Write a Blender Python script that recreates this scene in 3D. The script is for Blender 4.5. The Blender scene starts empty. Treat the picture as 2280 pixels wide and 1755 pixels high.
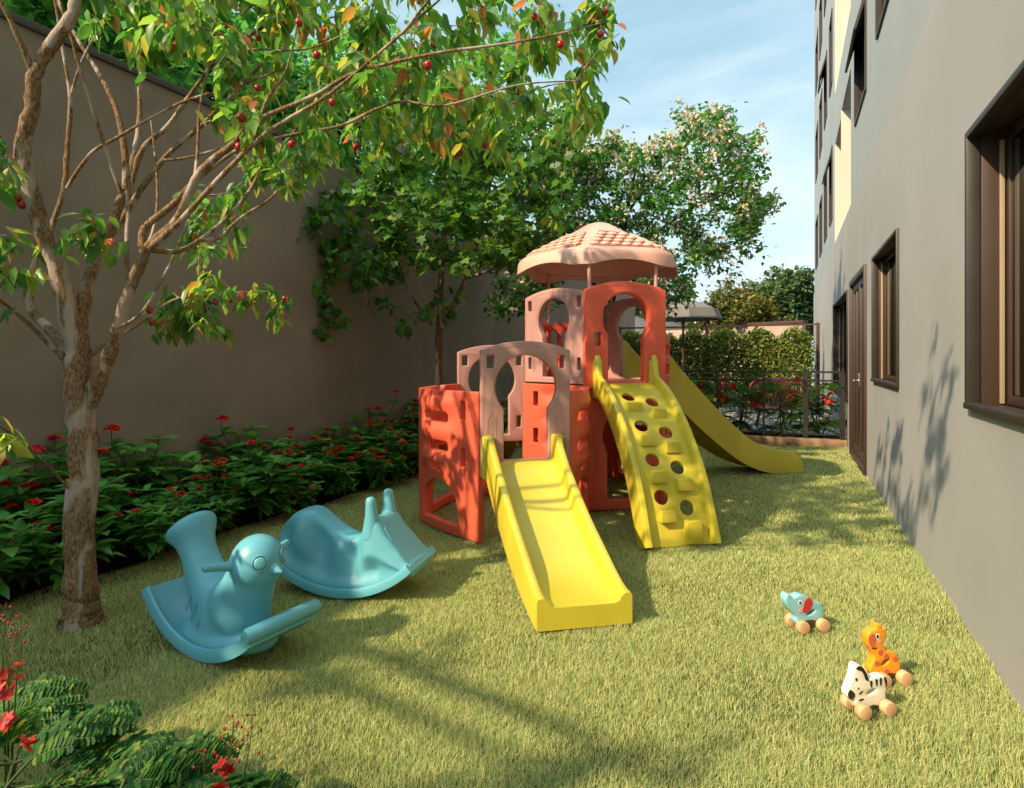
import bpy, bmesh, math, random
import numpy as np
from mathutils import Vector, Matrix

R = math.radians
random.seed(7)
rng = np.random.default_rng(11)
scene = bpy.context.scene
COL = scene.collection

# ------------------------------------------------------------------ camera, sky, sun, exposure
F, CX, HY, EYE = 1361.0, 1140.0, 797.0, 1.35
YAW = math.atan(614 / 1361)
CY, SY = math.cos(YAW), math.sin(YAW)
cam_data = bpy.data.cameras.new('camera')
cam_data.sensor_width = 36
cam_data.lens = 36 * F / 2280
cam_data.shift_y = -(877.5 - HY) / 2280
cam_data.clip_start = 0.05
cam_data.clip_end = 500
cam = bpy.data.objects.new('camera', cam_data)
cam.location = (0, 0, EYE)
cam.rotation_euler = (R(90), 0, YAW)
COL.objects.link(cam)
scene.camera = cam

SUN = Vector((0.9, 1.4, -1.3)).normalized()          # travel direction of the light
sun_el = math.asin(-SUN.z)
sun_rot = math.atan2(-SUN.x, -SUN.y)
scene.view_settings.view_transform = 'Standard'
scene.view_settings.look = 'None'
scene.view_settings.gamma = 1
scene.view_settings.use_curve_mapping = False
scene.view_settings.exposure = 0.95

world = bpy.data.worlds.new('World')
scene.world = world
world.use_nodes = True
wn, wl = world.node_tree.nodes, world.node_tree.links
wn.clear()
sky = wn.new('ShaderNodeTexSky')
sky.sky_type = 'NISHITA'
sky.sun_disc = False
sky.sun_elevation = sun_el
sky.sun_rotation = sun_rot
sky.air_density = 1.0
sky.dust_density = 1.6
sky.ozone_density = 1.0
tcw = wn.new('ShaderNodeTexCoord')
mapw = wn.new('ShaderNodeMapping')
mapw.inputs['Scale'].default_value = (1.0, 1.0, 2.6)
mapw.inputs['Rotation'].default_value = (0.2, 0.35, 0.4)
nz = wn.new('ShaderNodeTexNoise')
nz.inputs['Scale'].default_value = 1.7
nz.inputs['Detail'].default_value = 7
nz.inputs['Roughness'].default_value = 0.55
nz.inputs['Distortion'].default_value = 0.5
rw = wn.new('ShaderNodeValToRGB')
rw.color_ramp.elements[0].position = 0.43
rw.color_ramp.elements[0].color = (0.0, 0.0, 0.0, 1)
rw.color_ramp.elements[1].position = 0.66
rw.color_ramp.elements[1].color = (0.75, 0.75, 0.75, 1)
mixw = wn.new('ShaderNodeMix')
mixw.data_type = 'RGBA'
mixw.inputs[7].default_value = (3.9, 4.45, 4.55, 1)
veil = wn.new('ShaderNodeMix')          # thin high veil that pales the blue
veil.data_type = 'RGBA'
veil.inputs[0].default_value = 0.65
veil.inputs[7].default_value = (1.95, 3.1, 3.4, 1)
bg = wn.new('ShaderNodeBackground')
bg.inputs['Strength'].default_value = 0.135
wo = wn.new('ShaderNodeOutputWorld')
wl.new(tcw.outputs['Generated'], mapw.inputs['Vector'])
wl.new(mapw.outputs[0], nz.inputs['Vector'])
wl.new(nz.outputs[0], rw.inputs[0])
wl.new(rw.outputs[0], mixw.inputs[0])
wl.new(sky.outputs[0], veil.inputs[6])
wl.new(veil.outputs[2], mixw.inputs[6])
# brighter zenith above the view, added as soft cool fill light
sepw = wn.new('ShaderNodeSeparateXYZ')
mrw = wn.new('ShaderNodeMapRange')
mrw.inputs['From Min'].default_value = 0.50
mrw.inputs['From Max'].default_value = 0.85
mrw.inputs['To Max'].default_value = 0.85
zen = wn.new('ShaderNodeMix')
zen.data_type = 'RGBA'
zen.inputs[7].default_value = (6.4, 8.4, 9.0, 1)
wl.new(tcw.outputs['Generated'], sepw.inputs[0])
wl.new(sepw.outputs['Z'], mrw.inputs['Value'])
wl.new(mrw.outputs[0], zen.inputs[0])
wl.new(mixw.outputs[2], zen.inputs[6])
wl.new(zen.outputs[2], bg.inputs['Color'])
wl.new(bg.outputs[0], wo.inputs['Surface'])

sun_data = bpy.data.lights.new('sun', 'SUN')
sun_data.energy = 3.8
sun_data.angle = R(1.0)
sun_data.color = (1.0, 0.785, 0.50)
sun = bpy.data.objects.new('sun', sun_data)
sun.rotation_euler = SUN.to_track_quat('-Z', 'Y').to_euler()
sun.location = (-6, -8, 9)
COL.objects.link(sun)


# ------------------------------------------------------------------ helpers
def at(px, py, d):
    """Point that stands d metres in front of the camera, where the photograph shows (px, py)."""
    lat = (px - CX) / F * d
    return Vector((lat * CY - d * SY, lat * SY + d * CY, EYE - (py - HY) * d / F))


def camw(lat, d, z=0.0):
    return Vector((lat * CY - d * SY, lat * SY + d * CY, z))


def tag(o, label=None, cat=None, group=None, kind=None):
    if label: o['label'] = label
    if cat: o['category'] = cat
    if group: o['group'] = group
    if kind: o['kind'] = kind
    return o


def empty(name, loc=(0, 0, 0), rz=0.0):
    o = bpy.data.objects.new(name, None)
    o.empty_display_size = 0.1
    o.location = loc
    o.rotation_euler = (0, 0, rz)
    COL.objects.link(o)
    return o


def link(name, me, mat=None, parent=None):
    o = bpy.data.objects.new(name, me)
    if mat is not None and not me.materials:
        me.materials.append(mat)
    COL.objects.link(o)
    if parent is not None:
        o.parent = parent
    return o


def copy_tree(o, parent=None):
    c = o.copy()
    COL.objects.link(c)
    if parent is not None:
        c.parent = parent
    for ch in list(o.children):
        copy_tree(ch, c)
    return c


def finish(me, angle=38.0):
    """Smooth shading with sharp edges kept above an angle."""
    bm = bmesh.new()
    bm.from_mesh(me)
    bmesh.ops.recalc_face_normals(bm, faces=bm.faces)
    a = R(angle)
    for f in bm.faces:
        f.smooth = True
    for e in bm.edges:
        e.smooth = not (len(e.link_faces) == 2 and e.calc_face_angle(0) > a)
    bm.to_mesh(me)
    bm.free()
    return me


class MB:
    def __init__(self):
        self.v, self.f = [], []

    def add(self, vs, fs):
        n = len(self.v)
        self.v.extend([tuple(p) for p in vs])
        self.f.extend([tuple(i + n for i in f) for f in fs])
        return self

    def box(self, c, s, rz=0.0, rx=0.0, ry=0.0):
        m = Matrix.Rotation(rz, 3, 'Z') @ Matrix.Rotation(ry, 3, 'Y') @ Matrix.Rotation(rx, 3, 'X')
        c = Vector(c)
        vs = [c + m @ Vector((x * s[0] / 2, y * s[1] / 2, z * s[2] / 2)) for x in (-1, 1) for y in (-1, 1) for z in (-1, 1)]
        return self.add(vs, [(0, 1, 3, 2), (4, 6, 7, 5), (0, 4, 5, 1), (2, 3, 7, 6), (0, 2, 6, 4), (1, 5, 7, 3)])

    def span(self, x0, x1, y0, y1, z0, z1):
        return self.box(((x0 + x1) / 2, (y0 + y1) / 2, (z0 + z1) / 2), (x1 - x0, y1 - y0, z1 - z0))

    def tube(self, path, radii, seg=8, cap=True, round_end=False):
        path = [Vector(p) for p in path]
        n = len(path)
        if not hasattr(radii, '__len__'):
            radii = [radii] * n
        rings, up = [], None
        for i, p in enumerate(path):
            t = (path[min(i + 1, n - 1)] - path[max(i - 1, 0)])
            if t.length < 1e-9: t = Vector((0, 0, 1))
            t.normalize()
            if up is None:
                up = Vector((0, 0, 1)) if abs(t.z) < 0.9 else Vector((1, 0, 0))
            a = up - t * up.dot(t)
            if a.length < 1e-6: a = t.orthogonal()
            a.normalize()
            up = a
            b = t.cross(a)
            rings.append([p + (a * math.cos(2 * math.pi * k / seg) + b * math.sin(2 * math.pi * k / seg)) * radii[i] for k in range(seg)])
        base = len(self.v)
        for r in rings:
            self.v.extend([tuple(q) for q in r])
        for i in range(n - 1):
            for k in range(seg):
                a0, a1 = base + i * seg + k, base + i * seg + (k + 1) % seg
                self.f.append((a0, a1, a1 + seg, a0 + seg))
        if cap:
            self.f.append(tuple(base + k for k in reversed(range(seg))))
            self.f.append(tuple(base + (n - 1) * seg + k for k in range(seg)))
        return self

    def loft(self, rings, closed=True, caps=True):
        """rings: list of equally long point lists."""
        m = len(rings[0])
        base = len(self.v)
        for r in rings:
            self.v.extend([tuple(q) for q in r])
        for i in range(len(rings) - 1):
            for k in range(m if closed else m - 1):
                a0, a1 = base + i * m + k, base + i * m + (k + 1) % m
                self.f.append((a0, a1, a1 + m, a0 + m))
        if caps and closed:
            self.f.append(tuple(base + k for k in reversed(range(m))))
            self.f.append(tuple(base + (len(rings) - 1) * m + k for k in range(m)))
        return self

    def sphere(self, c, r, seg=16, rings=10, squash=(1, 1, 1)):
        c = Vector(c)
        rs = []
        for i in range(1, rings):
            th = math.pi * i / rings
            rs.append([(c.x + r * squash[0] * math.sin(th) * math.cos(2 * math.pi * k / seg),
                        c.y + r * squash[1] * math.sin(th) * math.sin(2 * math.pi * k / seg),
                        c.z + r * squash[2] * math.cos(th)) for k in range(seg)])
        base = len(self.v)
        self.loft(rs, True, False)
        self.v.append((c.x, c.y, c.z + r * squash[2]))
        self.v.append((c.x, c.y, c.z - r * squash[2]))
        t, b = len(self.v) - 2, len(self.v) - 1
        for k in range(seg):
            self.f.append((t, base + (k + 1) % seg, base + k) if False else (t, base + k, base + (k + 1) % seg))
            o = base + (rings - 2) * seg
            self.f.append((b, o + (k + 1) % seg, o + k))
        return self

    def mesh(self, name, bevel=0.0, seg=2, angle=38.0, xf=None):
        me = bpy.data.meshes.new(name)
        me.from_pydata([tuple(v) for v in self.v], [], self.f)
        if bevel > 0:
            bm = bmesh.new()
            bm.from_mesh(me)
            bmesh.ops.recalc_face_normals(bm, faces=bm.faces)
            es = [e for e in bm.edges if len(e.link_faces) == 2 and e.calc_face_angle(0) > R(30)]
            bmesh.ops.bevel(bm, geom=es, offset=bevel, segments=seg, affect='EDGES', profile=0.5, clamp_overlap=True)
            bm.to_mesh(me)
            bm.free()
        if xf is not None:
            me.transform(xf)
        return finish(me, angle)

    def build(self, name, mat, parent=None, bevel=0.0, seg=2, angle=38.0, xf=None):
        return link(name, self.mesh(name, bevel, seg, angle, xf), mat, parent)


def fastmesh(name, V, quads=None, tris=None, attrs=None, smooth=True):
    me = bpy.data.meshes.new(name)
    V = np.ascontiguousarray(V, dtype=np.float32)
    me.vertices.add(len(V))
    me.vertices.foreach_set('co', V.ravel())
    parts, sizes = [], []
    if quads is not None and len(quads):
        parts.append(np.asarray(quads, dtype=np.int32).ravel()); sizes.append(np.full(len(quads), 4, np.int32))
    if tris is not None and len(tris):
        parts.append(np.asarray(tris, dtype=np.int32).ravel()); sizes.append(np.full(len(tris), 3, np.int32))
    li = np.concatenate(parts)
    sz = np.concatenate(sizes)
    me.loops.add(len(li))
    me.loops.foreach_set('vertex_index', li)
    me.polygons.add(len(sz))
    st = np.zeros(len(sz), np.int32)
    st[1:] = np.cumsum(sz)[:-1]
    me.polygons.foreach_set('loop_start', st)
    if smooth:
        me.polygons.foreach_set('use_smooth', np.ones(len(sz), dtype=bool))
    for k, a in (attrs or {}).items():
        at_ = me.attributes.new(k, 'FLOAT', 'POINT')
        at_.data.foreach_set('value', np.ascontiguousarray(a, dtype=np.float32))
    me.update(calc_edges=True)
    me.validate()
    return me


def plate(outlines, thick, bevel=0.0, res=12, cuts=None):
    """A flat plate (x, y) with holes, from closed outlines; thickness along z, rounded rim."""
    cu = bpy.data.curves.new('plate', 'CURVE')
    cu.dimensions = '2D'
    cu.fill_mode = 'BOTH'
    cu.extrude = max(thick / 2 - bevel, 0.0005)
    cu.bevel_depth = bevel
    cu.bevel_resolution = 2
    cu.offset = -bevel
    for ol in outlines:
        sp = cu.splines.new('POLY')
        sp.points.add(len(ol) - 1)
        for p, q in zip(sp.points, ol):
            p.co = (q[0], q[1], 0, 1)
        sp.use_cyclic_u = True
    ob = bpy.data.objects.new('plate', cu)
    COL.objects.link(ob)
    dg = bpy.context.evaluated_depsgraph_get()
    me = bpy.data.meshes.new_from_object(ob.evaluated_get(dg), depsgraph=dg)
    bpy.data.objects.remove(ob)
    bpy.data.curves.remove(cu)
    me.materials.clear()
    bm = bmesh.new()
    bm.from_mesh(me)
    bmesh.ops.remove_doubles(bm, verts=bm.verts, dist=0.0002)
    if cuts:
        for axis, vals in cuts:
            no = Vector((1, 0, 0)) if axis == 'x' else Vector((0, 1, 0))
            for v in vals:
                bmesh.ops.bisect_plane(bm, geom=bm.verts[:] + bm.edges[:] + bm.faces[:], plane_co=no * v, plane_no=no, dist=1e-5)
    bmesh.ops.recalc_face_normals(bm, faces=bm.faces)
    bm.to_mesh(me)
    bm.free()
    return me


def warp(me, fn):
    n = len(me.vertices)
    co = np.empty(n * 3, np.float32)
    me.vertices.foreach_get('co', co)
    co = co.reshape(-1, 3)
    out = np.array([fn(float(p[0]), float(p[1]), float(p[2])) for p in co], np.float32)
    me.vertices.foreach_set('co', out.ravel())
    me.update()
    return me


def rrect(x0, x1, y0, y1, r=0.01, n=4):
    pts = []
    for cx, cy, a in ((x1 - r, y1 - r, 0), (x0 + r, y1 - r, 90), (x0 + r, y0 + r, 180), (x1 - r, y0 + r, 270)):
        for i in range(n + 1):
            t = R(a + 90 * i / n)
            pts.append((cx + r * math.cos(t), cy + r * math.sin(t)))
    return pts


def circle(cx, cy, r, n=24, ry=None):
    ry = ry or r
    return [(cx + r * math.cos(2 * math.pi * i / n), cy + ry * math.sin(2 * math.pi * i / n)) for i in range(n)]


def spline(pts, n=6, closed=False):
    """Catmull-Rom through tuples of any length."""
    P = [np.array(p, float) for p in pts]
    out, m = [], len(P)
    rngs = range(m if closed else m - 1)
    for i in rngs:
        if closed:
            p0, p1, p2, p3 = P[(i - 1) % m], P[i], P[(i + 1) % m], P[(i + 2) % m]
        else:
            p0, p1, p2, p3 = P[max(i - 1, 0)], P[i], P[i + 1], P[min(i + 2, m - 1)]
        for k in range(n):
            t = k / n
            out.append(0.5 * ((2 * p1) + (p2 - p0) * t + (2 * p0 - 5 * p1 + 4 * p2 - p3) * t * t + (3 * p1 - p0 - 3 * p2 + p3) * t ** 3))
    if not closed:
        out.append(P[-1])
    return [tuple(p) for p in out]


def remeshed(mb, voxel, smooth_it=8, name='body'):
    me = bpy.data.meshes.new(name)
    me.from_pydata(mb.v, [], mb.f)
    ob = bpy.data.objects.new(name, me)
    COL.objects.link(ob)
    m = ob.modifiers.new('r', 'REMESH')
    m.mode = 'VOXEL'
    m.voxel_size = voxel
    s = ob.modifiers.new('s', 'SMOOTH')
    s.factor = 0.5
    s.iterations = smooth_it
    dg = bpy.context.evaluated_depsgraph_get()
    out = bpy.data.meshes.new_from_object(ob.evaluated_get(dg), depsgraph=dg)
    bpy.data.objects.remove(ob)
    bpy.data.meshes.remove(me)
    out.name = name
    return finish(out, 70)


# ------------------------------------------------------------------ materials
def nt(name):
    m = bpy.data.materials.new(name)
    m.use_nodes = True
    m.node_tree.nodes.clear()
    return m, m.node_tree.nodes, m.node_tree.links


def pbr(name, col, rough=0.5, var=0.08, vscale=4.0, bump=0.0, bscale=40.0, spec=0.5, metal=0.0, coat=0.0, col2=None, stretch=(1, 1, 1), detail=5, rvar=0.08, ramp=(0.35, 0.65), sss=0.0):
    m, n, l = nt(name)
    out = n.new('ShaderNodeOutputMaterial')
    b = n.new('ShaderNodeBsdfPrincipled')
    tc = n.new('ShaderNodeTexCoord')
    mp = n.new('ShaderNodeMapping')
    mp.inputs['Scale'].default_value = stretch
    l.new(tc.outputs['Object'], mp.inputs[0])
    nz = n.new('ShaderNodeTexNoise')
    nz.inputs['Scale'].default_value = vscale
    nz.inputs['Detail'].default_value = detail
    l.new(mp.outputs[0], nz.inputs['Vector'])
    cr = n.new('ShaderNodeValToRGB')
    c2 = col2 or [min(1, c * (1 + var)) for c in col]
    c1 = col if col2 else [c * (1 - var) for c in col]
    cr.color_ramp.elements[0].color = (*c1, 1)
    cr.color_ramp.elements[1].color = (*c2, 1)
    cr.color_ramp.elements[0].position, cr.color_ramp.elements[1].position = ramp
    l.new(nz.outputs[0], cr.inputs[0])
    l.new(cr.outputs[0], b.inputs['Base Color'])
    mr = n.new('ShaderNodeMapRange')
    mr.inputs['To Min'].default_value = max(0.02, rough - rvar)
    mr.inputs['To Max'].default_value = min(1, rough + rvar)
    l.new(nz.outputs[0], mr.inputs['Value'])
    l.new(mr.outputs[0], b.inputs['Roughness'])
    b.inputs['Metallic'].default_value = metal
    b.inputs['Specular IOR Level'].default_value = spec
    b.inputs['Coat Weight'].default_value = coat
    if bump > 0:
        nb = n.new('ShaderNodeTexNoise')
        nb.inputs['Scale'].default_value = bscale
        nb.inputs['Detail'].default_value = 4
        l.new(mp.outputs[0], nb.inputs['Vector'])
        bp = n.new('ShaderNodeBump')
        bp.inputs['Strength'].default_value = bump
        bp.inputs['Distance'].default_value = 0.01
        l.new(nb.outputs[0], bp.inputs['Height'])
        l.new(bp.outputs[0], b.inputs['Normal'])
    l.new(b.outputs[0], out.inputs[0])
    return m


def leafmat(name, stops, tip=None, tipamt=0.0, trans=0.4, rough=0.45, tboost=1.6, spec=0.4):
    m, n, l = nt(name)
    out = n.new('ShaderNodeOutputMaterial')
    g = n.new('ShaderNodeNewGeometry')
    cr = n.new('ShaderNodeValToRGB')
    els = cr.color_ramp.elements
    while len(els) < len(stops): els.new(0.5)
    for e, (p, c) in zip(els, stops):
        e.position = p
        e.color = (*c, 1)
    l.new(g.outputs['Random Per Island'], cr.inputs[0])
    colr = cr.outputs[0]
    if tip:
        a = n.new('ShaderNodeAttribute')
        a.attribute_name = 'tip'
        mul = n.new('ShaderNodeMath')
        mul.operation = 'MULTIPLY'
        mul.inputs[1].default_value = tipamt
        wob = n.new('ShaderNodeMath')
        wob.operation = 'MULTIPLY'
        l.new(g.outputs['Random Per Island'], wob.inputs[0])
        l.new(a.outputs['Fac'], wob.inputs[1])
        l.new(wob.outputs[0], mul.inputs[0])
        mx = n.new('ShaderNodeMix')
        mx.data_type = 'RGBA'
        mx.inputs[7].default_value = (*tip, 1)
        l.new(mul.outputs[0], mx.inputs[0])
        l.new(colr, mx.inputs[6])
        colr = mx.outputs[2]
    b = n.new('ShaderNodeBsdfPrincipled')
    b.inputs['Roughness'].default_value = rough
    b.inputs['Specular IOR Level'].default_value = spec
    l.new(colr, b.inputs['Base Color'])
    t = n.new('ShaderNodeBsdfTranslucent')
    br = n.new('ShaderNodeMix')
    br.data_type = 'RGBA'
    br.blend_type = 'MULTIPLY'
    br.inputs[0].default_value = 1
    br.inputs[7].default_value = (tboost * 1.05, tboost, tboost * 0.55, 1)
    l.new(colr, br.inputs[6])
    l.new(br.outputs[2], t.inputs['Color'])
    ms = n.new('ShaderNodeMixShader')
    ms.inputs[0].default_value = trans
    l.new(b.outputs[0], ms.inputs[1])
    l.new(t.outputs[0], ms.inputs[2])
    l.new(ms.outputs[0], out.inputs[0])
    return m


M = {}
M['orange'] = pbr('orange_plastic', (0.72, 0.112, 0.062), 0.42, 0.06, 3, 0.05, 160, coat=0.05)
M['pink'] = pbr('dusty_pink_plastic', (0.44, 0.242, 0.222), 0.45, 0.07, 3, 0.05, 160)
M['yellow'] = pbr('yellow_plastic', (0.54, 0.45, 0.038), 0.38, 0.05, 3, 0.04, 160, coat=0.08)
M['peach'] = pbr('peach_plastic', (0.64, 0.36, 0.29), 0.42, 0.06, 3, 0.05, 140)
M['blue'] = pbr('teal_blue_plastic', (0.115, 0.385, 0.485), 0.38, 0.06, 3, 0.03, 160)
M['groove'] = pbr('moulded_groove', (0.33, 0.16, 0.14), 0.6)
M['wall'] = pbr('taupe_render', (0.255, 0.212, 0.175), 0.92, 0.13, 1.3, 0.25, 220, spec=0.2)
M['coping'] = pbr('dark_coping', (0.06, 0.055, 0.05), 0.7, 0.1, 6, 0.1, 80)
M['facade'] = pbr('warm_grey_render', (0.330, 0.330, 0.338), 0.9, 0.05, 0.9, 0.28, 260, spec=0.2)
M['facade_up'] = pbr('cool_grey_render', (0.296, 0.325, 0.345), 0.9, 0.04, 0.9, 0.2, 260, spec=0.2)
M['cream'] = pbr('cream_render', (0.58, 0.54, 0.475), 0.9, 0.03, 1, 0.1, 200, spec=0.2)
M['bronze'] = pbr('bronze_aluminium', (0.043, 0.022, 0.015), 0.50, 0.10, 5, 0.03, 200, spec=0.5, stretch=(1, 1, 0.1))
M['bronze_dark'] = pbr('dark_bronze_aluminium', (0.028, 0.021, 0.017), 0.5, 0.1, 5)
M['glass'] = pbr('window_glass', (0.012, 0.013, 0.014), 0.03, 0.0, 1, rvar=0.01, spec=1.0, coat=0.3)
M['steel'] = pbr('brushed_steel', (0.6, 0.56, 0.5), 0.28, 0.05, 20, metal=1.0)
M['black'] = pbr('black_metal', (0.02, 0.018, 0.018), 0.45, 0.15, 12)
M['rust'] = pbr('brown_metal', (0.07, 0.035, 0.025), 0.5, 0.15, 12)
M['soil'] = pbr('dark_soil', (0.022, 0.014, 0.009), 1.0, 0.4, 18, 0.8, 60, spec=0.1)
M['lawn'] = pbr('lawn_base', (0.085, 0.085, 0.028), 1.0, 0.3, 9, 0.6, 120, spec=0.1)
M['kerb'] = pbr('terracotta_kerb', (0.27, 0.17, 0.105), 0.85, 0.2, 9, 0.3, 90)
M['paving'] = pbr('pale_paving', (0.30, 0.32, 0.34), 0.8, 0.08, 3, 0.15, 60)
M['palewall'] = pbr('pale_peach_wall', (0.40, 0.30, 0.25), 0.9, 0.05, 2)
M['siding'] = pbr('grey_siding', (0.32, 0.34, 0.37), 0.8, 0.05, 3, stretch=(1, 1, 6))
M['slate'] = pbr('slate_roof', (0.10, 0.095, 0.10), 0.8, 0.15, 6, 0.3, 40)
M['white'] = pbr('white_trim', (0.75, 0.76, 0.78), 0.7)
M['canvas'] = pbr('grey_canvas', (0.17, 0.165, 0.165), 0.9, 0.08, 5, 0.1, 120)
M['wicker'] = pbr('red_wicker', (0.30, 0.03, 0.045), 0.5, 0.2, 30)
M['wood'] = pbr('pale_beech', (0.62, 0.36, 0.20), 0.55, 0.16, 14, 0.05, 60, stretch=(1, 6, 1))
M['ele'] = pbr('sky_blue_paint', (0.24, 0.50, 0.58), 0.42, 0.04, 12)
M['gir'] = pbr('amber_paint', (0.80, 0.30, 0.015), 0.42, 0.04, 12)
M['zeb'] = pbr('cream_paint', (0.78, 0.72, 0.62), 0.42, 0.03, 12)
M['redp'] = pbr('red_paint', (0.52, 0.025, 0.02), 0.45, 0.05, 12)
M['coralp'] = pbr('coral_paint', (0.60, 0.11, 0.06), 0.45, 0.05, 12)
M['blackp'] = pbr('black_paint', (0.012, 0.011, 0.011), 0.45, 0.0, 12)
M['pinkp'] = pbr('pink_paint', (0.72, 0.30, 0.34), 0.5, 0.0, 12)
M['whitep'] = pbr('white_paint', (0.8, 0.78, 0.74), 0.5, 0.0, 12)
def barkmat(name, dark, ochre, pale, patch, pale_pos):
    m, n, l = nt(name)
    out = n.new('ShaderNodeOutputMaterial')
    b = n.new('ShaderNodeBsdfPrincipled')
    b.inputs['Roughness'].default_value = 0.9
    b.inputs['Specular IOR Level'].default_value = 0.2
    tc = n.new('ShaderNodeTexCoord')

    def noise(scale, stretch, detail=6, rough=.6, dist=0.0):
        mp = n.new('ShaderNodeMapping')
        mp.inputs['Scale'].default_value = stretch
        l.new(tc.outputs['Object'], mp.inputs[0])
        z = n.new('ShaderNodeTexNoise')
        z.inputs['Scale'].default_value = scale
        z.inputs['Detail'].default_value = detail
        z.inputs['Roughness'].default_value = rough
        z.inputs['Distortion'].default_value = dist
        l.new(mp.outputs[0], z.inputs['Vector'])
        return z

    def ramp(z, p0, p1, c0, c1):
        r = n.new('ShaderNodeValToRGB')
        r.color_ramp.elements[0].position, r.color_ramp.elements[1].position = p0, p1
        r.color_ramp.elements[0].color, r.color_ramp.elements[1].color = (*c0, 1), (*c1, 1)
        l.new(z.outputs[0], r.inputs[0])
        return r
    fine = noise(95, (1, 1, .45), 5, .7)
    big = noise(patch, (1.2, 1.2, .5), 4, .55, .6)
    streak = noise(60, (1, 1, .12), 4)
    speck = ramp(fine, .40, .62, dark, ochre)
    smooth = ramp(streak, .35, .7, [c * .78 for c in pale], pale)
    mask = ramp(big, pale_pos, pale_pos + .09, (0, 0, 0), (1, 1, 1))
    mx = n.new('ShaderNodeMix'); mx.data_type = 'RGBA'
    l.new(mask.outputs[0], mx.inputs[0]); l.new(speck.outputs[0], mx.inputs[6]); l.new(smooth.outputs[0], mx.inputs[7])
    l.new(mx.outputs[2], b.inputs['Base Color'])
    inv = n.new('ShaderNodeMath'); inv.operation = 'SUBTRACT'; inv.inputs[0].default_value = 1.25
    l.new(mask.outputs[0], inv.inputs[1])
    mul = n.new('ShaderNodeMath'); mul.operation = 'MULTIPLY'
    l.new(fine.outputs[0], mul.inputs[0]); l.new(inv.outputs[0], mul.inputs[1])
    bp = n.new('ShaderNodeBump'); bp.inputs['Strength'].default_value = .9; bp.inputs['Distance'].default_value = .012
    l.new(mul.outputs[0], bp.inputs['Height']); l.new(bp.outputs[0], b.inputs['Normal'])
    l.new(b.outputs[0], out.inputs[0])
    return m


M['bark'] = barkmat('mottled_bark', (0.12, 0.068, 0.036), (0.36, 0.235, 0.125), (0.42, 0.335, 0.285), 6.5, .49)
M['bark2'] = barkmat('maple_bark', (0.05, 0.03, 0.02), (0.24, 0.16, 0.10), (0.44, 0.31, 0.24), 9, .50)
M['bark3'] = pbr('dark_bark', (0.05, 0.036, 0.026), 0.9, 0.3, 8, 0.8, 40, spec=0.2)
M['stem'] = pbr('green_stem', (0.07, 0.10, 0.025), 0.6, 0.15, 20)
M['fruit'] = pbr('red_fruit', (0.36, 0.008, 0.012), 0.22, 0.25, 30, coat=0.3)
M['leaf_fruit'] = leafmat('fruit_tree_leaf', [(0.0, (0.045, 0.15, 0.035)), (0.40, (0.075, 0.235, 0.05)), (0.72, (0.15, 0.32, 0.055)), (0.87, (0.31, 0.37, 0.08)), (0.945, (0.36, 0.24, 0.08)), (0.965, (0.44, 0.10, 0.07)), (1.0, (0.44, 0.06, 0.04))],
                          tip=(0.33, 0.29, 0.07), tipamt=0.48, trans=0.5, rough=0.38, tboost=2.1)
M['leaf_maple'] = leafmat('maple_leaf', [(0.0, (0.03, 0.095, 0.024)), (0.5, (0.06, 0.17, 0.034)), (0.85, (0.12, 0.28, 0.04)), (1.0, (0.24, 0.28, 0.04))], trans=0.45, rough=0.45)
M['leaf_myrtle'] = leafmat('myrtle_leaf', [(0.0, (0.03, 0.115, 0.028)), (0.5, (0.06, 0.20, 0.045)), (1.0, (0.14, 0.32, 0.06))], trans=0.42, rough=0.42)
M['blossom'] = leafmat('pale_blossom', [(0.0, (0.66, 0.53, 0.46)), (0.6, (0.78, 0.68, 0.60)), (1.0, (0.66, 0.46, 0.40))], trans=0.3, rough=0.7, tboost=1.0)
M['leaf_back'] = leafmat('bright_leaf', [(0.0, (0.04, 0.16, 0.05)), (0.5, (0.08, 0.27, 0.075)), (1.0, (0.20, 0.40, 0.09))], trans=0.5, rough=0.45, tboost=1.9)
M['leaf_far'] = leafmat('far_leaf', [(0.0, (0.03, 0.085, 0.035)), (0.6, (0.07, 0.14, 0.05)), (1.0, (0.16, 0.20, 0.06))], trans=0.3, rough=0.6)
M['leaf_gold'] = leafmat('golden_leaf', [(0.0, (0.05, 0.08, 0.02)), (0.5, (0.11, 0.13, 0.03)), (1.0, (0.26, 0.19, 0.03))], trans=0.3, rough=0.6)
M['leaf_hedge'] = leafmat('hedge_leaf', [(0.0, (0.05, 0.10, 0.02)), (0.5, (0.13, 0.20, 0.03)), (0.9, (0.28, 0.34, 0.06)), (1.0, (0.34, 0.20, 0.07))], trans=0.3, rough=0.5)
M['leaf_bed'] = leafmat('glossy_bed_leaf', [(0.0, (0.05, 0.18, 0.036)), (0.5, (0.09, 0.29, 0.055)), (1.0, (0.19, 0.43, 0.08))], trans=0.28, rough=0.32, spec=0.6)
M['leaf_fern'] = leafmat('feathery_leaflet', [(0.0, (0.016, 0.08, 0.018)), (0.6, (0.036, 0.135, 0.025)), (0.9, (0.11, 0.21, 0.033)), (1.0, (0.27, 0.29, 0.045))], trans=0.35, rough=0.58, spec=0.22)
M['petal'] = leafmat('red_petal', [(0.0, (0.50, 0.012, 0.014)), (0.6, (0.68, 0.025, 0.02)), (1.0, (0.78, 0.06, 0.03))], trans=0.3, rough=0.5, tboost=1.2)
M['petal_rim'] = leafmat('red_orange_petal', [(0.0, (0.32, 0.005, 0.014)), (1.0, (0.46, 0.012, 0.016))], tip=(0.75, 0.15, 0.035), tipamt=0.55, trans=0.3, rough=0.5, tboost=1.2)
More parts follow.
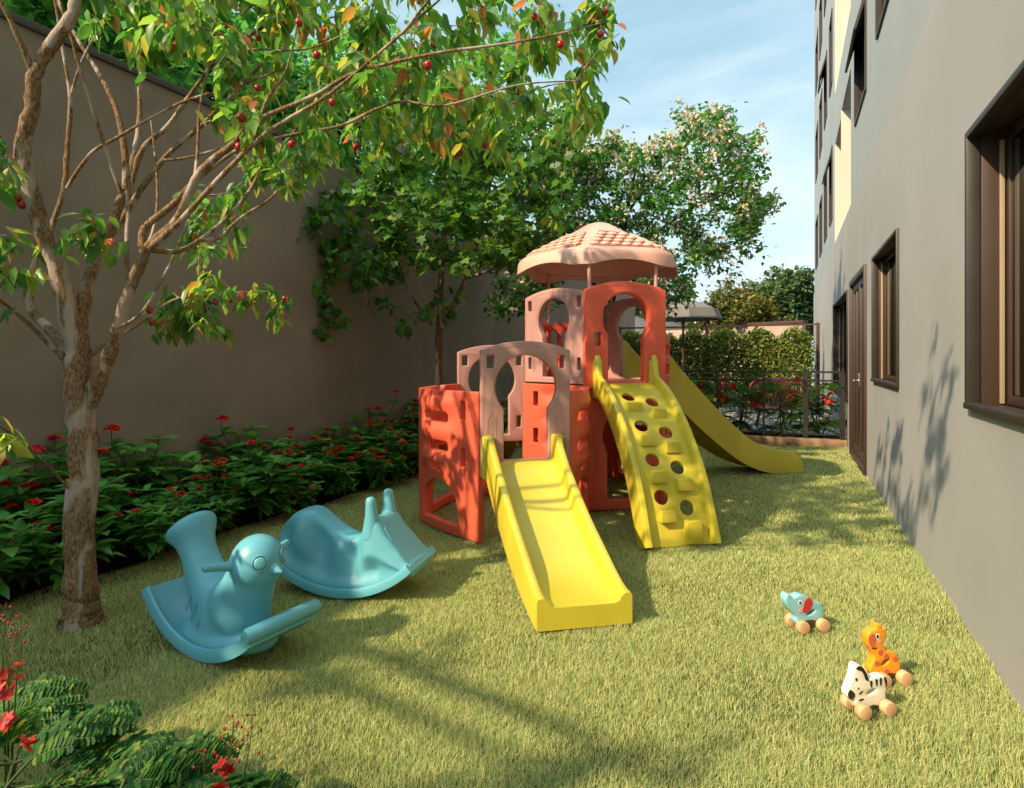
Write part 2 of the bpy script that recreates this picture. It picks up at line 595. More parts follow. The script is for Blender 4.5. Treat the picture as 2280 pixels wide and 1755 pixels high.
M['grass'] = leafmat('grass_blade', [(0.0, (0.19, 0.35, 0.13)), (0.35, (0.36, 0.48, 0.19)), (0.7, (0.61, 0.62, 0.27)), (1.0, (0.84, 0.75, 0.40))], tip=(0.71, 0.67, 0.30), tipamt=0.72, trans=0.35, rough=0.55, tboost=1.1, spec=0.3)

# ------------------------------------------------------------------ leaf batches
TM_OVAL = dict(
    v=np.array([(0, 0, 0), (.28, -.5, .05), (.3, 0, 0), (.28, .5, .05), (.66, -.38, .02), (.66, 0, -.04), (.66, .38, .02), (1, 0, -.14)], float),
    q=[(2, 5, 4, 1), (2, 3, 6, 5)], t=[(0, 2, 1), (0, 3, 2), (5, 7, 4), (5, 6, 7)])
TM_KITE = dict(v=np.array([(0, 0, 0), (.45, -.5, .06), (1, 0, -.03), (.45, .5, .06)], float), q=[], t=[(0, 2, 1), (0, 3, 2)])
_mp = [(0, 0), (.08, -.30), (.02, -.55), (.30, -.34), (.55, -.52), (.58, -.22), (1.0, 0), (.58, .22), (.55, .52), (.30, .34), (.02, .55), (.08, .30)]
TM_MAPLE = dict(v=np.array([(a, b, .10 * abs(b) - .08 * a * a) for a, b in _mp] + [(.32, 0, 0)], float), q=[], t=[(12, (i + 1) % 12, i) for i in range(12)])
TM_LEAFLET = dict(v=np.array([(0, 0, 0), (.22, -.42, .03), (.72, -.46, .03), (1.0, 0, 0), (.72, .46, .03), (.22, .42, .03)], float), q=[(0, 3, 2, 1), (0, 5, 4, 3)], t=[])
TM_PETAL = dict(v=np.array([(0, 0, 0), (.5, -.42, .05), (.95, -.3, .02), (1.05, 0, -.02), (.95, .3, .02), (.5, .42, .05), (.55, 0, -.06)], float), q=[], t=[(6, (i + 1) % 6, i) for i in range(6)])


def unit(a):
    return a / np.maximum(np.linalg.norm(a, axis=-1, keepdims=True), 1e-9)


def leaves(name, P, D, N, L, W, tm=TM_OVAL):
    P, D, N = np.asarray(P, float), unit(np.asarray(D, float)), np.asarray(N, float)
    N = unit(N - D * (N * D).sum(1, keepdims=True))
    S = np.cross(D, N)
    L = np.broadcast_to(np.asarray(L, float), (len(P),))
    W = np.broadcast_to(np.asarray(W, float), (len(P),))
    t = tm['v']
    V = P[:, None] + D[:, None] * (t[None, :, 0:1] * L[:, None, None]) + S[:, None] * (t[None, :, 1:2] * W[:, None, None]) + N[:, None] * (t[None, :, 2:3] * L[:, None, None])
    m = len(t)
    off = (np.arange(len(P)) * m)[:, None, None]
    q = (np.array(tm['q'], int).reshape(-1, 4)[None] + off).reshape(-1, 4)
    tr = (np.array(tm['t'], int)[None] + off).reshape(-1, 3)
    tip = np.tile(t[:, 0], len(P))
    return fastmesh(name, V.reshape(-1, 3), q, tr, {'tip': tip})


def rdir(n):
    return unit(rng.normal(size=(n, 3)))


def in_poly(pts, poly):
    x, y = pts[:, 0], pts[:, 1]
    ins = np.zeros(len(pts), bool)
    j = len(poly) - 1
    for i in range(len(poly)):
        xi, yi = poly[i]
        xj, yj = poly[j]
        c = ((yi > y) != (yj > y)) & (x < (xj - xi) * (y - yi) / (yj - yi + 1e-12) + xi)
        ins ^= c
        j = i
    return ins


def poly_targets(poly, n, d0, d1):
    """World points spread through a crown volume: an outline at real depths between d0 and d1."""
    poly = np.array(poly, float)
    lo, hi = poly.min(0), poly.max(0)
    out = []
    while len(out) < n:
        p = lo + rng.random((n * 3, 2)) * (hi - lo)
        p = p[in_poly(p, poly)]
        for q in p:
            out.append(at(q[0], q[1], d0 + (d1 - d0) * rng.random()))
            if len(out) >= n: break
    return [tuple(o) for o in out]


def ellipsoid_targets(c, r, n, hollow=0.45):
    out = []
    while len(out) < n:
        v = rng.normal(size=3)
        v /= np.linalg.norm(v)
        k = (hollow + (1 - hollow) * rng.random()) * (0.82 + 0.3 * math.sin(3.1 * v[0] + c[0]) * math.cos(2.7 * v[2] + 4 * v[1]))
        out.append((c[0] + r[0] * v[0] * k, c[1] + r[1] * v[1] * k, c[2] + r[2] * v[2] * k))
    return out


def make_tree(name, label, cat, limbs, targets, leaf, per, L, W, tm, bark, droop=0.6, r_twig=0.005, group=None, spread=0.12, twig_leaf=0.45, kinds=None, blossom=None, sides=7, pair_gap=None):
    """limbs: lists of (x,y,z,r); targets: twig tips. Every twig grows from the nearest limb or twig."""
    base = Vector(limbs[0][0][:3])
    root = empty(name, base)
    tag(root, label, cat, group)
    mb = MB()
    nodes, nrad = [], []
    for lb in limbs:
        sp = spline(lb, 5)
        path = []
        for i, p in enumerate(sp):
            w = 0.14 * p[3]
            path.append((p[0] + random.uniform(-w, w), p[1] + random.uniform(-w, w), p[2]))
        mb.tube([Vector(p) - base for p in path], [p[3] * random.uniform(0.93, 1.07) for p in sp], 10 if sp[0][3] > 0.03 else sides)
        for i, p in enumerate(sp):
            nodes.append(p[:3]); nrad.append(p[3])
    nodes = np.array(nodes)
    LP, LD, LN, LL = [], [], [], []
    tg = np.array(targets)
    dist = np.array([np.min(np.linalg.norm(nodes - t, axis=1)) for t in tg])
    blossoms = []
    for idx in np.argsort(dist):
        t = tg[idx]
        dd = np.linalg.norm(nodes - t, axis=1) + np.maximum(nodes[:, 2] - t[2], 0) * 0.5
        k = int(np.argmin(dd))
        a = nodes[k]
        v = t - a
        ln = np.linalg.norm(v)
        mid = a + v * 0.5 + np.array([0, 0, 0.12 * ln]) + rng.normal(size=3) * 0.05 * ln
        pts = []
        ns = 6
        for i in range(ns + 1):
            u = i / ns
            pts.append((1 - u) ** 2 * a + 2 * u * (1 - u) * mid + u * u * t)
        r0 = min(r_twig * (0.8 + 1.2 * min(ln, 1.5)), nrad[k] * 0.8 if nrad[k] > 0.004 else 0.006)
        mb.tube([Vector(p) - base for p in pts], [r0 + (r_twig * 0.35 - r0) * (i / ns) for i in range(ns + 1)], 4, cap=False)
        nodes = np.vstack([nodes, np.array(pts[2:])])
        nrad = list(nrad) + [r0 * 0.7] * len(pts[2:])
        tw = (pts[-1] - pts[-2]) / max(np.linalg.norm(pts[-1] - pts[-2]), 1e-6)
        nl = max(2, int(per * random.uniform(0.7, 1.3)))
        for j in range(nl):
            u = 1 - twig_leaf * (j / nl)
            i = min(int(u * ns), ns - 1)
            f = u * ns - i
            p = pts[i] * (1 - f) + pts[i + 1] * f
            p = p + rng.normal(size=3) * spread * 0.3
            side = np.cross(tw, [0, 0, 1.0])
            side = side / max(np.linalg.norm(side), 1e-6) * (1 if j % 2 else -1)
            d = tw * 0.45 + side * 0.65 + rng.normal(size=3) * 0.45 + np.array([0, 0, -droop])
            LP.append(p); LD.append(d)
            LN.append(np.array([0, 0, 1.0]) + rng.normal(size=3) * 0.5 + side * 0.5)
            LL.append(random.uniform(0.7, 1.15))
        if blossom and random.random() < blossom[0]:
            blossoms.append(t)
    mb.build('trunk', bark, root, angle=60)
    LL = np.array(LL)
    me = leaves('crown', np.array(LP) - np.array(base), LD, LN, LL * L, LL * W, tm)
    link('crown', me, leaf, root)
    if blossoms:
        P, D = [], []
        for t in blossoms:
            if random.random() < 0.5:
                t = t + np.array([0, 0, 0.06])
            nb = 26
            r = blossom[1] * random.uniform(0.7, 1.3)
            v = rdir(nb)
            v[:, 2] *= 1.3
            P.append(t + v * r * (0.5 + 0.5 * rng.random((nb, 1))))
            D.append(v + rng.normal(size=(nb, 3)) * 0.5)
        P, D = np.vstack(P), np.vstack(D)
        me = leaves('blossoms', P - np.array(base), D, rdir(len(P)), 0.052, 0.046, TM_PETAL)
        tag(link('blossoms', me, M['blossom'], root), kind='stuff')
    return root, nodes

# ------------------------------------------------------------------ ground
WX, LX = 0.825, -4.70        # building face and boundary wall face
g = MB(); g.add([(-200, -200, -0.06), (200, -200, -0.06), (200, 200, -0.06), (-200, 200, -0.06)], [(0, 1, 2, 3)])
tag(g.build('ground', M['paving']), kind='structure')
g = MB(); g.add([(-4.1, -3.5, -0.022), (WX, -3.5, -0.022), (WX, 10.45, -0.022), (-4.1, 10.45, -0.022)], [(0, 1, 2, 3)])
tag(g.build('lawn', M['lawn']), kind='structure')
g = MB()
nx, ny = 8, 60
for j in range(ny + 1):
    for i in range(nx + 1):
        e = 0 if i < nx else 0.05 * math.sin(j * 1.7) + 0.03 * math.sin(j * 0.6)
        g.v.append((LX - 0.05 + (0.80 + e) * i / nx, -3.5 + 14.0 * j / ny, -0.01 + (0.05 * math.sin(math.pi * i / nx) if 0 < i < nx else -0.02) + random.uniform(-0.008, 0.008)))
for j in range(ny):
    for i in range(nx):
        a = j * (nx + 1) + i
        g.f.append((a, a + 1, a + nx + 2, a + nx + 1))
tag(g.build('flower_bed_soil', M['soil'], angle=180), kind='structure')


def grass():
    def patch(x0, x1, y0, y1, dens):
        n = int((x1 - x0) * (y1 - y0) * dens)
        return np.stack([x0 + (x1 - x0) * rng.random(n), y0 + (y1 - y0) * rng.random(n)], 1)
    P = [patch(-2.6, WX, 1.0, 2.4, 46000), patch(-3.4, WX, 2.4, 3.6, 36000), patch(-4.0, WX, 3.6, 5.2, 22000), patch(-4.0, WX, 5.2, 7.2, 11000), patch(-4.0, WX, 7.2, 10.42, 7500),
         patch(-3.6, WX, -1.0, 1.0, 1800), patch(-4.0, -2.6, 1.0, 2.4, 21000), patch(-4.0, -3.4, 2.4, 3.6, 21000)]
    P = np.vstack(P)
    # keep what the picture or a step to the side of it can show
    lat = P[:, 0] * CY + P[:, 1] * SY
    dep = -P[:, 0] * SY + P[:, 1] * CY
    keep = (dep > -1.5) & ((np.abs(lat) < dep * 1.05 + 0.7) | (P[:, 1] < 1.0))
    edge = -3.98 + 0.06 * np.sin(P[:, 1] * 3.1) + 0.04 * np.sin(P[:, 1] * 7.7)
    keep &= P[:, 0] > edge
    P, dep = P[keep], dep[keep]
    n = len(P)
    k = np.clip(dep / 3.0, 0.75, 2.2)
    h = (0.022 + 0.013 * rng.random(n)) * (0.9 + 0.18 * np.sin(P[:, 0] * 5.3 + 1.3 * np.sin(P[:, 1] * 4.1)) + 0.12 * np.sin(P[:, 1] * 9.1 + P[:, 0] * 3))
    h = h * (1 + 0.75 * np.exp(-(WX - P[:, 0]) / 0.035) + 0.6 * np.exp(-(10.45 - P[:, 1]) / 0.05))
    w = 0.0021 * k * (0.7 + 0.6 * rng.random(n))
    az = rng.random(n) * 2 * np.pi
    lean = h * (0.2 + 1.0 * rng.random(n))
    la = az + (rng.random(n) - 0.5) * 1.5
    sx, sy = -np.sin(az) * w / 2, np.cos(az) * w / 2
    lx, ly = np.cos(la) * lean, np.sin(la) * lean
    z0 = np.full(n, -0.024)
    V = np.empty((n, 5, 3), np.float32)
    V[:, 0] = np.stack([P[:, 0] - sx, P[:, 1] - sy, z0], 1)
    V[:, 1] = np.stack([P[:, 0] + sx, P[:, 1] + sy, z0], 1)
    V[:, 2] = np.stack([P[:, 0] + sx * .8 + lx * .28, P[:, 1] + sy * .8 + ly * .28, z0 + h * .66], 1)
    V[:, 3] = np.stack([P[:, 0] - sx * .8 + lx * .28, P[:, 1] - sy * .8 + ly * .28, z0 + h * .66], 1)
    V[:, 4] = np.stack([P[:, 0] + lx, P[:, 1] + ly, z0 + h], 1)
    o = np.arange(n)[:, None] * 5
    q = np.array([[0, 1, 2, 3]]) + o
    t = np.array([[3, 2, 4]]) + o
    tip = np.tile(np.array([0, 0, .6, .6, 1.0]), n)
    me = fastmesh('grass', V.reshape(-1, 3), q, t, {'tip': tip})
    tag(link('grass', me, M['grass']), 'short green and straw coloured grass covering the lawn', 'grass', kind='stuff')


grass()

# ------------------------------------------------------------------ boundary wall on the left
bw = empty('boundary_wall', (LX, 6, 0))
tag(bw, 'tall plain brown rendered wall with dark coping behind the flower bed', 'wall')
m = MB(); m.span(-0.2, 0, -11, 14.5, -0.06, 3.58); m.build('wall', M['wall'], bw)
m = MB(); m.span(-0.23, 0.03, -11.02, 14.52, 3.58, 3.64); m.build('coping', M['coping'], bw, bevel=0.006)


# ------------------------------------------------------------------ apartment building on the right
def archglass():
    m, n, l = nt('clear_glass')
    out = n.new('ShaderNodeOutputMaterial')
    fr = n.new('ShaderNodeFresnel'); fr.inputs['IOR'].default_value = 1.75
    tr = n.new('ShaderNodeBsdfTransparent'); tr.inputs['Color'].default_value = (0.62, 0.62, 0.6, 1)
    gl = n.new('ShaderNodeBsdfGlossy'); gl.inputs['Roughness'].default_value = 0.01
    ms = n.new('ShaderNodeMixShader')
    l.new(fr.outputs[0], ms.inputs[0]); l.new(tr.outputs[0], ms.inputs[1]); l.new(gl.outputs[0], ms.inputs[2])
    l.new(ms.outputs[0], out.inputs[0])
    return m


M['clear'] = archglass()
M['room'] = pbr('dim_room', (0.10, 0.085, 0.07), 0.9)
M['curtain'] = pbr('cream_curtain', (0.45, 0.39, 0.29), 0.95, 0.08, 6)
M['track'] = pbr('champagne_aluminium', (0.30, 0.235, 0.155), 0.5, 0.05, 6)
bld = empty('apartment_building', (WX, 9, 0))
tag(bld, 'tall grey rendered apartment block with brown framed windows beside the lawn', 'building')
BX, BY = WX, 9.0     # origin of the building's own coordinates


def facade(name, rect, holes, x0, thick, mat):
    ols = [[(rect[0], rect[2]), (rect[1], rect[2]), (rect[1], rect[3]), (rect[0], rect[3])]]
    for h in holes:
        ols.append([(h[0], h[2]), (h[0], h[3]), (h[1], h[3]), (h[1], h[2])])
    me = plate(ols, thick, 0.0)
    me.transform(Matrix(((0, 0, 1, x0 - BX + thick / 2), (1, 0, 0, -BY), (0, 1, 0, 0), (0, 0, 0, 1))))
    me.name = name
    return link(name, finish(me), mat, bld)


def ring(mb, y0, y1, z0, z1, xa, xb, w):
    """A rectangular frame in a facade plane, butted: stiles full height, rails between."""
    mb.span(xa, xb, y0, y0 + w, z0, z1); mb.span(xa, xb, y1 - w, y1, z0, z1)
    mb.span(xa, xb, y0 + w, y1 - w, z0, z0 + w); mb.span(xa, xb, y0 + w, y1 - w, z1 - w, z1)


def window(y0, y1, z0, z1, x0, deep=0.15, sashes=2, detailed=True, curtain=False, tilt=False, label=None):
    e = 0.003
    y0, y1, z0, z1 = y0 + e - BY, y1 - e - BY, z0 + e, z1 - e
    xf = x0 - BX
    fr, rl = MB(), MB()
    ring(fr, y0, y1, z0, z1, xf - 0.022, xf + 0.035, 0.034)
    ring(rl, y0, y1, z0, z1, xf + 0.035, xf + deep, 0.022)
    w = fr.build('window', M['bronze_dark'], bld, bevel=0.004 if detailed else 0)
    rl.build('lining', M['bronze'], w, bevel=0.003 if detailed else 0)
    if detailed:
        sl_ = MB(); sl_.span(xf - 0.030, xf - 0.0225, y0 + .01, y1 - .01, z0 + .002, z0 + .03)
        sl_.build('sill', M['bronze_dark'], w, bevel=0.002)
    if detailed:
        tk = MB(); tk.span(xf + deep - 0.038, xf + deep - 0.018, y1 - 0.036, y1 - 0.0225, z0 + 0.03, z1 - 0.06)
        tk.build('track', M['track'], w, bevel=0.002)
    if label: w['label'] = label
    a, b, c, d = y0 + 0.026, y1 - 0.026, z0 + 0.026, z1 - 0.026
    n = sashes
    sw = (b - a) / n
    for k in range(n):
        s = MB()
        xs = xf + deep - 0.012 + (0.0 if k % 2 else 0.045)
        ya, yb = a + sw * k - (0.03 if k else 0), a + sw * (k + 1) + (0.03 if k < n - 1 else 0)
        ring(s, ya, yb, c, d, xs, xs + 0.03, 0.046)
        so = s.build('sash', M['bronze'] if k % 2 else M['bronze_dark'], w, bevel=0.003 if detailed else 0)
        p = MB()
        p.span(xs + 0.012, xs + 0.018, ya + 0.05, yb - 0.05, c + 0.05, d - 0.05)
        p.build('pane', M['clear'] if detailed else M['glass'], w)
    if curtain:
        cu = MB()
        ysp = b - 0.22
        pts = [(xf + deep + 0.16 + 0.02 * math.sin(i * 1.3), ysp + 0.24 * i / 24) for i in range(25)]
        cu.loft([[(p[0], p[1], c), (p[0] + 0.004, p[1], c), (p[0] + 0.004, p[1], d), (p[0], p[1], d)] for p in pts])
        cu.build('curtain', M['curtain'], w)
    if tilt:
        t = MB()
        hz = (z1 - z0) * 0.36
        ring(t, a, b, z1 - 0.05 - hz, z1 - 0.05, -0.015, 0.015, 0.035)
        xfm = Matrix.Translation((xf + 0.0, 0, z1 - 0.05)) @ Matrix.Rotation(R(16), 4, 'Y') @ Matrix.Translation((0, 0, -(z1 - 0.05)))
        t.build('awning_sash', M['bronze_dark'], w, xf=xfm)
        p = MB(); p.span(-0.003, 0.003, a + 0.03, b - 0.03, z1 - 0.05 - hz + 0.03, z1 - 0.08)
        p.build('pane', M['glass'], w, xf=xfm)
    return w


DOOR = (8.045, 9.90, -0.06, 2.43)
low_win = [(1.95, 3.71, 1.095, 2.47), (5.81, 7.44, 1.10, 2.408), (10.40, 13.5, 0.70, 2.38), (-3.2, -0.2, 1.1, 2.47)]
facade('wall', (-8.0, 23.9, -0.06, 3.55), low_win + [DOOR], WX, 0.26, M['facade'])
up_win, niche = [], []
ST = 2.87
for k in range(5):
    dz = ST * k
    up_win += [(8.32, 9.63, 4.53 + dz, 5.77 + dz), (6.35, 7.37, 4.66 + dz, 5.77 + dz), (14.35, 15.25, 4.25 + dz, 5.78 + dz), (16.25, 17.4, 4.25 + dz, 5.78 + dz), (18.5, 19.9, 4.25 + dz, 5.78 + dz), (21.0, 22.6, 4.25 + dz, 5.78 + dz)]
    niche += [(10.32, 12.05, 3.70 + dz if k else 3.56, 5.66 + dz + 0.4 * (k > 0)), (12.17, 13.6, 3.70 + dz if k else 3.56, 5.56 + dz + 0.4 * (k > 0))]
facade('upper_wall', (-8.0, 23.9, 3.553, 19.0), up_win + niche, WX + 0.028, 0.26, M['facade_up'])
window(*low_win[0], WX, 0.15, 2, True, False, label='large brown framed sliding window nearest the camera')
window(*low_win[1], WX, 0.10, 2, True, False, label='small square brown window beside the glazed door')
window(*low_win[2], WX, 0.12, 4, True, False, label='long low window beyond the glazed door')
window(*low_win[3], WX, 0.14, 3, True, False)
for i, u in enumerate(up_win):
    window(*u, WX + 0.028, 0.13, 1, False, False, tilt=(i % 6 in (0, 1)) or (i % 12 in (2, 9)))
for k, nb in enumerate(niche):
    y0, y1, z0, z1 = nb[0] - BY, nb[1] - BY, nb[2], nb[3]
    xa, xb = WX + 0.28 - BX, WX + 1.9 - BX
    n_ = MB()
    n_.span(xa, xb, y0 - 0.05, y0, z0 - 0.1, z1 + 0.1); n_.span(xa, xb, y1, y1 + 0.05, z0 - 0.1, z1 + 0.1)
    n_.span(xb, xb + 0.1, y0 - 0.05, y1 + 0.05, z0 - 0.1, z1 + 0.1)
    n_.span(xa, xb, y0, y1, z0 - 0.1, z0); n_.span(xa, xb, y0, y1, z1, z1 + 0.1)
    r = n_.build('recess', M['cream'], bld)
    f = MB(); f.span(WX + 0.005 - BX + 0.015, xa, y1 - 0.004, y1 + 0.0, z0, z1); f.build('reveal', M['cream'], r)
    s = MB()
    ring(s, 0.30, 0.62, z0 + 0.35, z0 + 1.75, y1 - 0.012, y1 - 0.004, 0.03)
    s2 = MB()
    for v in s.v: s2.v.append((v[1], v[0], v[2]))
    s2.f = s.f
    s2.build('slot_window', M['bronze'], r)
    p = MB(); p.span(0.33, 0.59, y1 - 0.008, y1 - 0.005, z0 + 0.38, z0 + 1.72); p.build('pane', M['glass'], r)
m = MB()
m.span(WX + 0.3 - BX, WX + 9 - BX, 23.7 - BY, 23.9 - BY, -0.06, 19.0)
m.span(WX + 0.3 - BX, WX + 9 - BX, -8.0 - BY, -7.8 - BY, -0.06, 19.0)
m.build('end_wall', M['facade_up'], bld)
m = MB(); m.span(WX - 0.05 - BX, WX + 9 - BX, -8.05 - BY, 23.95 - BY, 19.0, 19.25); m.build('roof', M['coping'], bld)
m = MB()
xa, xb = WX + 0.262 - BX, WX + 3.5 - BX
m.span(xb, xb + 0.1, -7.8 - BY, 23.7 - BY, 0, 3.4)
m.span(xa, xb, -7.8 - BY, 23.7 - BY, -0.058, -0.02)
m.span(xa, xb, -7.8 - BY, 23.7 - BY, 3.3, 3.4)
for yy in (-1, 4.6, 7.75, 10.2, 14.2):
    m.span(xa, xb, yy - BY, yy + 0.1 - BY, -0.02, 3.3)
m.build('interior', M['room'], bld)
# glazed door
y0, y1, z0, z1 = DOOR[0] - BY + 0.003, DOOR[1] - BY - 0.003, -0.02, DOOR[3] - 0.003
m = MB(); ring(m, y0, y1, z0, z1, -0.03, 0.10, 0.075)
door = m.build('door', M['bronze'], bld, bevel=0.004)
door['label'] = 'tall brown framed glazed double door opening onto the lawn'
mid = (y0 + y1) / 2
for a, b in ((y0 + 0.078, mid - 0.004), (mid + 0.004, y1 - 0.078)):
    s = MB(); ring(s, a, b, z0 + 0.09, z1 - 0.078, 0.01, 0.06, 0.095)
    s.span(0.012, 0.058, (a + b) / 2 - 0.03, (a + b) / 2 + 0.03, z0 + 0.19, z1 - 0.18)
    lf = s.build('leaf', M['bronze'], door, bevel=0.004)
    p = MB(); p.span(0.03, 0.036, a + 0.09, b - 0.09, z0 + 0.18, z1 - 0.17); p.build('pane', M['clear'], door)
h = MB()
hy = mid - 0.05
h.tube([(0.01, hy, 1.06), (-0.06, hy, 1.06), (-0.065, hy - 0.02, 1.06), (-0.065, hy - 0.16, 1.06)], 0.012, 8)
h.box((0.004, hy, 1.04), (0.012, 0.045, 0.22))
h.build('handle', M['steel'], door, bevel=0.002)

# ------------------------------------------------------------------ end of the garden: kerb, fence, trellis, hedge, terrace things
m = MB(); m.span(-4.6, WX - 0.004, 10.45, 10.6, -0.06, 0.105)
tag(m.build('planter_kerb', M['kerb'], bevel=0.012), 'low terracotta kerb along the far end of the lawn', 'kerb', kind='structure')
m = MB(); m.span(-4.6, WX - 0.004, 10.605, 11.45, -0.05, 0.07)
tag(m.build('planter_soil', M['soil']), kind='structure')
fn = empty('metal_fence', (-1.8, 10.53, 0))
tag(fn, 'waist high black metal railing standing on the terracotta kerb', 'fence')
m = MB()
m.span(-2.8, 2.58, -0.02, 0.02, 1.115, 1.145); m.span(-2.8, 2.58, -0.015, 0.015, 0.985, 1.012); m.span(-2.8, 2.58, -0.015, 0.015, 0.16, 0.185)
m.build('rail', M['black'], fn)
for k, x in enumerate([-2.7, -2.0, -1.3, -0.6, 0.1, 0.75, 1.45, 2.05, 2.56]):
    w = 0.035 if k in (2, 7, 8) else 0.014
    m = MB(); m.span(x - w, x + w, -0.026, 0.026, 0.10, 1.113); m.build('post', M['black'], fn)
tr = empty('trellis', (-1.0, 17.3, 0))
tag(tr, 'tall brown metal trellis frame holding the climbing hedge', 'trellis')
m = MB()
for z in (0.5, 1.0, 1.5, 2.2):
    m.span(-3.4, 1.70, -0.02, 0.02, z - 0.022, z + 0.022)
m.build('rail', M['rust'], tr)
for x in (-3.4, -2.2, -1.0, 0.25, 1.70):
    m = MB(); m.span(x - 0.04, x + 0.04, -0.028, 0.028, -0.06, 2.24); m.build('post', M['rust'], tr)


def hedge():
    n = 27000
    x = rng.random(n) * 4.9 - 4.35
    z = 0.05 + 2.02 * rng.random(n) ** 0.85
    col_ = 0.55 + 0.45 * np.abs(np.sin((x + 4.35) * math.pi / 0.82))
    top = 1.78 + 0.28 * np.abs(np.sin((x + 4.35) * math.pi / 0.82)) + 0.05 * rng.random(n)
    z = z * top / 2.07
    y = 16.85 - (0.26 * col_) * rng.random(n) + 0.1 * rng.normal(size=n) * 0.6
    P = np.stack([x, y, z], 1)
    D = rng.normal(size=(n, 3)) + np.array([0, -0.7, 0.15])
    me = leaves('hedge', P - np.array([-1.9, 16.85, 0]), D, rng.normal(size=(n, 3)) + np.array([0, -0.4, 0.8]), 0.08 + 0.05 * rng.random(n), 0.05, TM_KITE)
    root = empty('hedge', (-1.9, 16.85, 0))
    tag(root, 'yellow green climbing hedge trained against the brown trellis', 'hedge')
    link('foliage', me, M['leaf_hedge'], root)
    mb = MB()
    for i in range(14):
        xx = -2.35 + 4.7 * i / 13
        mb.tube([(xx + random.uniform(-.1, .1) * k, 0.05 * math.sin(k * 2 + i), 0.42 * k) for k in range(5)], 0.014, 5)
    mb.build('stem', M['bark3'], root)


hedge()
m = MB()
m.add([(-4.5, 23.4, -0.06), (0.4, 20.6, -0.06), (0.5, 20.75, -0.06), (-4.4, 23.55, -0.06), (-4.5, 23.4, 2.42), (0.4, 20.6, 2.42), (0.5, 20.75, 2.42), (-4.4, 23.55, 2.42)],
      [(0, 1, 5, 4), (1, 2, 6, 5), (2, 3, 7, 6), (3, 0, 4, 7), (4, 5, 6, 7)])
pw = empty('garden_wall', (-2, 22, 0)); tag(pw, 'pale peach garden wall with brown cap behind the hedge', 'wall')
m.build('wall', M['palewall'], pw, xf=Matrix.Translation((2, -22, 0)))
c = MB()
c.add([(-4.55, 23.36, 2.42), (0.42, 20.53, 2.42), (0.56, 20.8, 2.42), (-4.4, 23.62, 2.42), (-4.55, 23.36, 2.5), (0.42, 20.53, 2.5), (0.56, 20.8, 2.5), (-4.4, 23.62, 2.5)],
      [(0, 1, 5, 4), (1, 2, 6, 5), (2, 3, 7, 6), (3, 0, 4, 7), (4, 5, 6, 7), (0, 3, 2, 1)])
c.build('cap', M['rust'], pw, xf=Matrix.Translation((2, -22, 0)))


def far_house():
    p = camw(6.6, 26.5)
    root = empty('garden_house', p, YAW + R(12))
    tag(root, 'small grey boarded house with dark pitched roof behind the parasol', 'house')
    m = MB(); m.span(-1.9, 1.15, 0, 3, -0.06, 2.35); m.build('wall', M['siding'], root)
    for k in range(12):
        pass
    m = MB()
    for k in range(11): m.span(-1.9, 1.15, -0.014, -0.002, 0.1 + k * 0.2, 0.285 + k * 0.2)
    m.build('weatherboard', M['siding'], root)
    m = MB(); m.span(1.15, 1.24, -0.03, 0.06, -0.06, 2.35); m.span(0.86, 0.92, -0.03, -0.016, -0.06, 2.33); m.build('corner_board', M['white'], root)
    m = MB()
    m.add([(-2.1, -0.3, 2.36), (1.4, -0.3, 2.36), (1.4, 3.3, 2.36), (-2.1, 3.3, 2.36), (-1.2, 1.5, 3.35), (0.5, 1.5, 3.35)], [(0, 1, 5, 4), (1, 2, 5), (2, 3, 4, 5), (3, 0, 4), (0, 3, 2, 1)])
    m.build('roof', M['slate'], root)


far_house()


def parasol():
    p = camw(4.06, 14.5)
    root = empty('parasol', p, 0.3)
    tag(root, 'grey canvas parasol with brown ribs on the terrace behind the hedge', 'parasol')
    n, rad = 8, 0.90
    o, inn = [], []
    m = MB()
    rings = []
    for k, (r, z) in enumerate(((0.02, 2.78), (0.4, 2.66), (0.8, 2.50), (rad, 2.30), (rad, 2.265))):
        rings.append([(r * math.cos(2 * math.pi * i / n) , r * math.sin(2 * math.pi * i / n), z) for i in range(n)])
    rings += [[(q[0] * 0.985, q[1] * 0.985, q[2] - 0.012) for q in r] for r in rings[::-1]]
    m.loft(rings, True, False)
    m.build('canopy', M['canvas'], root, angle=20)
    m = MB(); m.tube([(0, 0, -0.06), (0, 0, 2.8)], 0.025, 10); m.build('pole', M['rust'], root)
    for i in range(n):
        a = 2 * math.pi * i / n
        m = MB(); m.tube([(0.03 * math.cos(a), 0.03 * math.sin(a), 2.74), (rad * .99 * math.cos(a), rad * .99 * math.sin(a), 2.30)], 0.010, 5)
        m.build('rib', M['rust'], root)
    m = MB(); m.tube([(0, 0, -0.05), (0, 0, 0.03)], 0.28, 20); m.build('base', M['black'], root)


parasol()


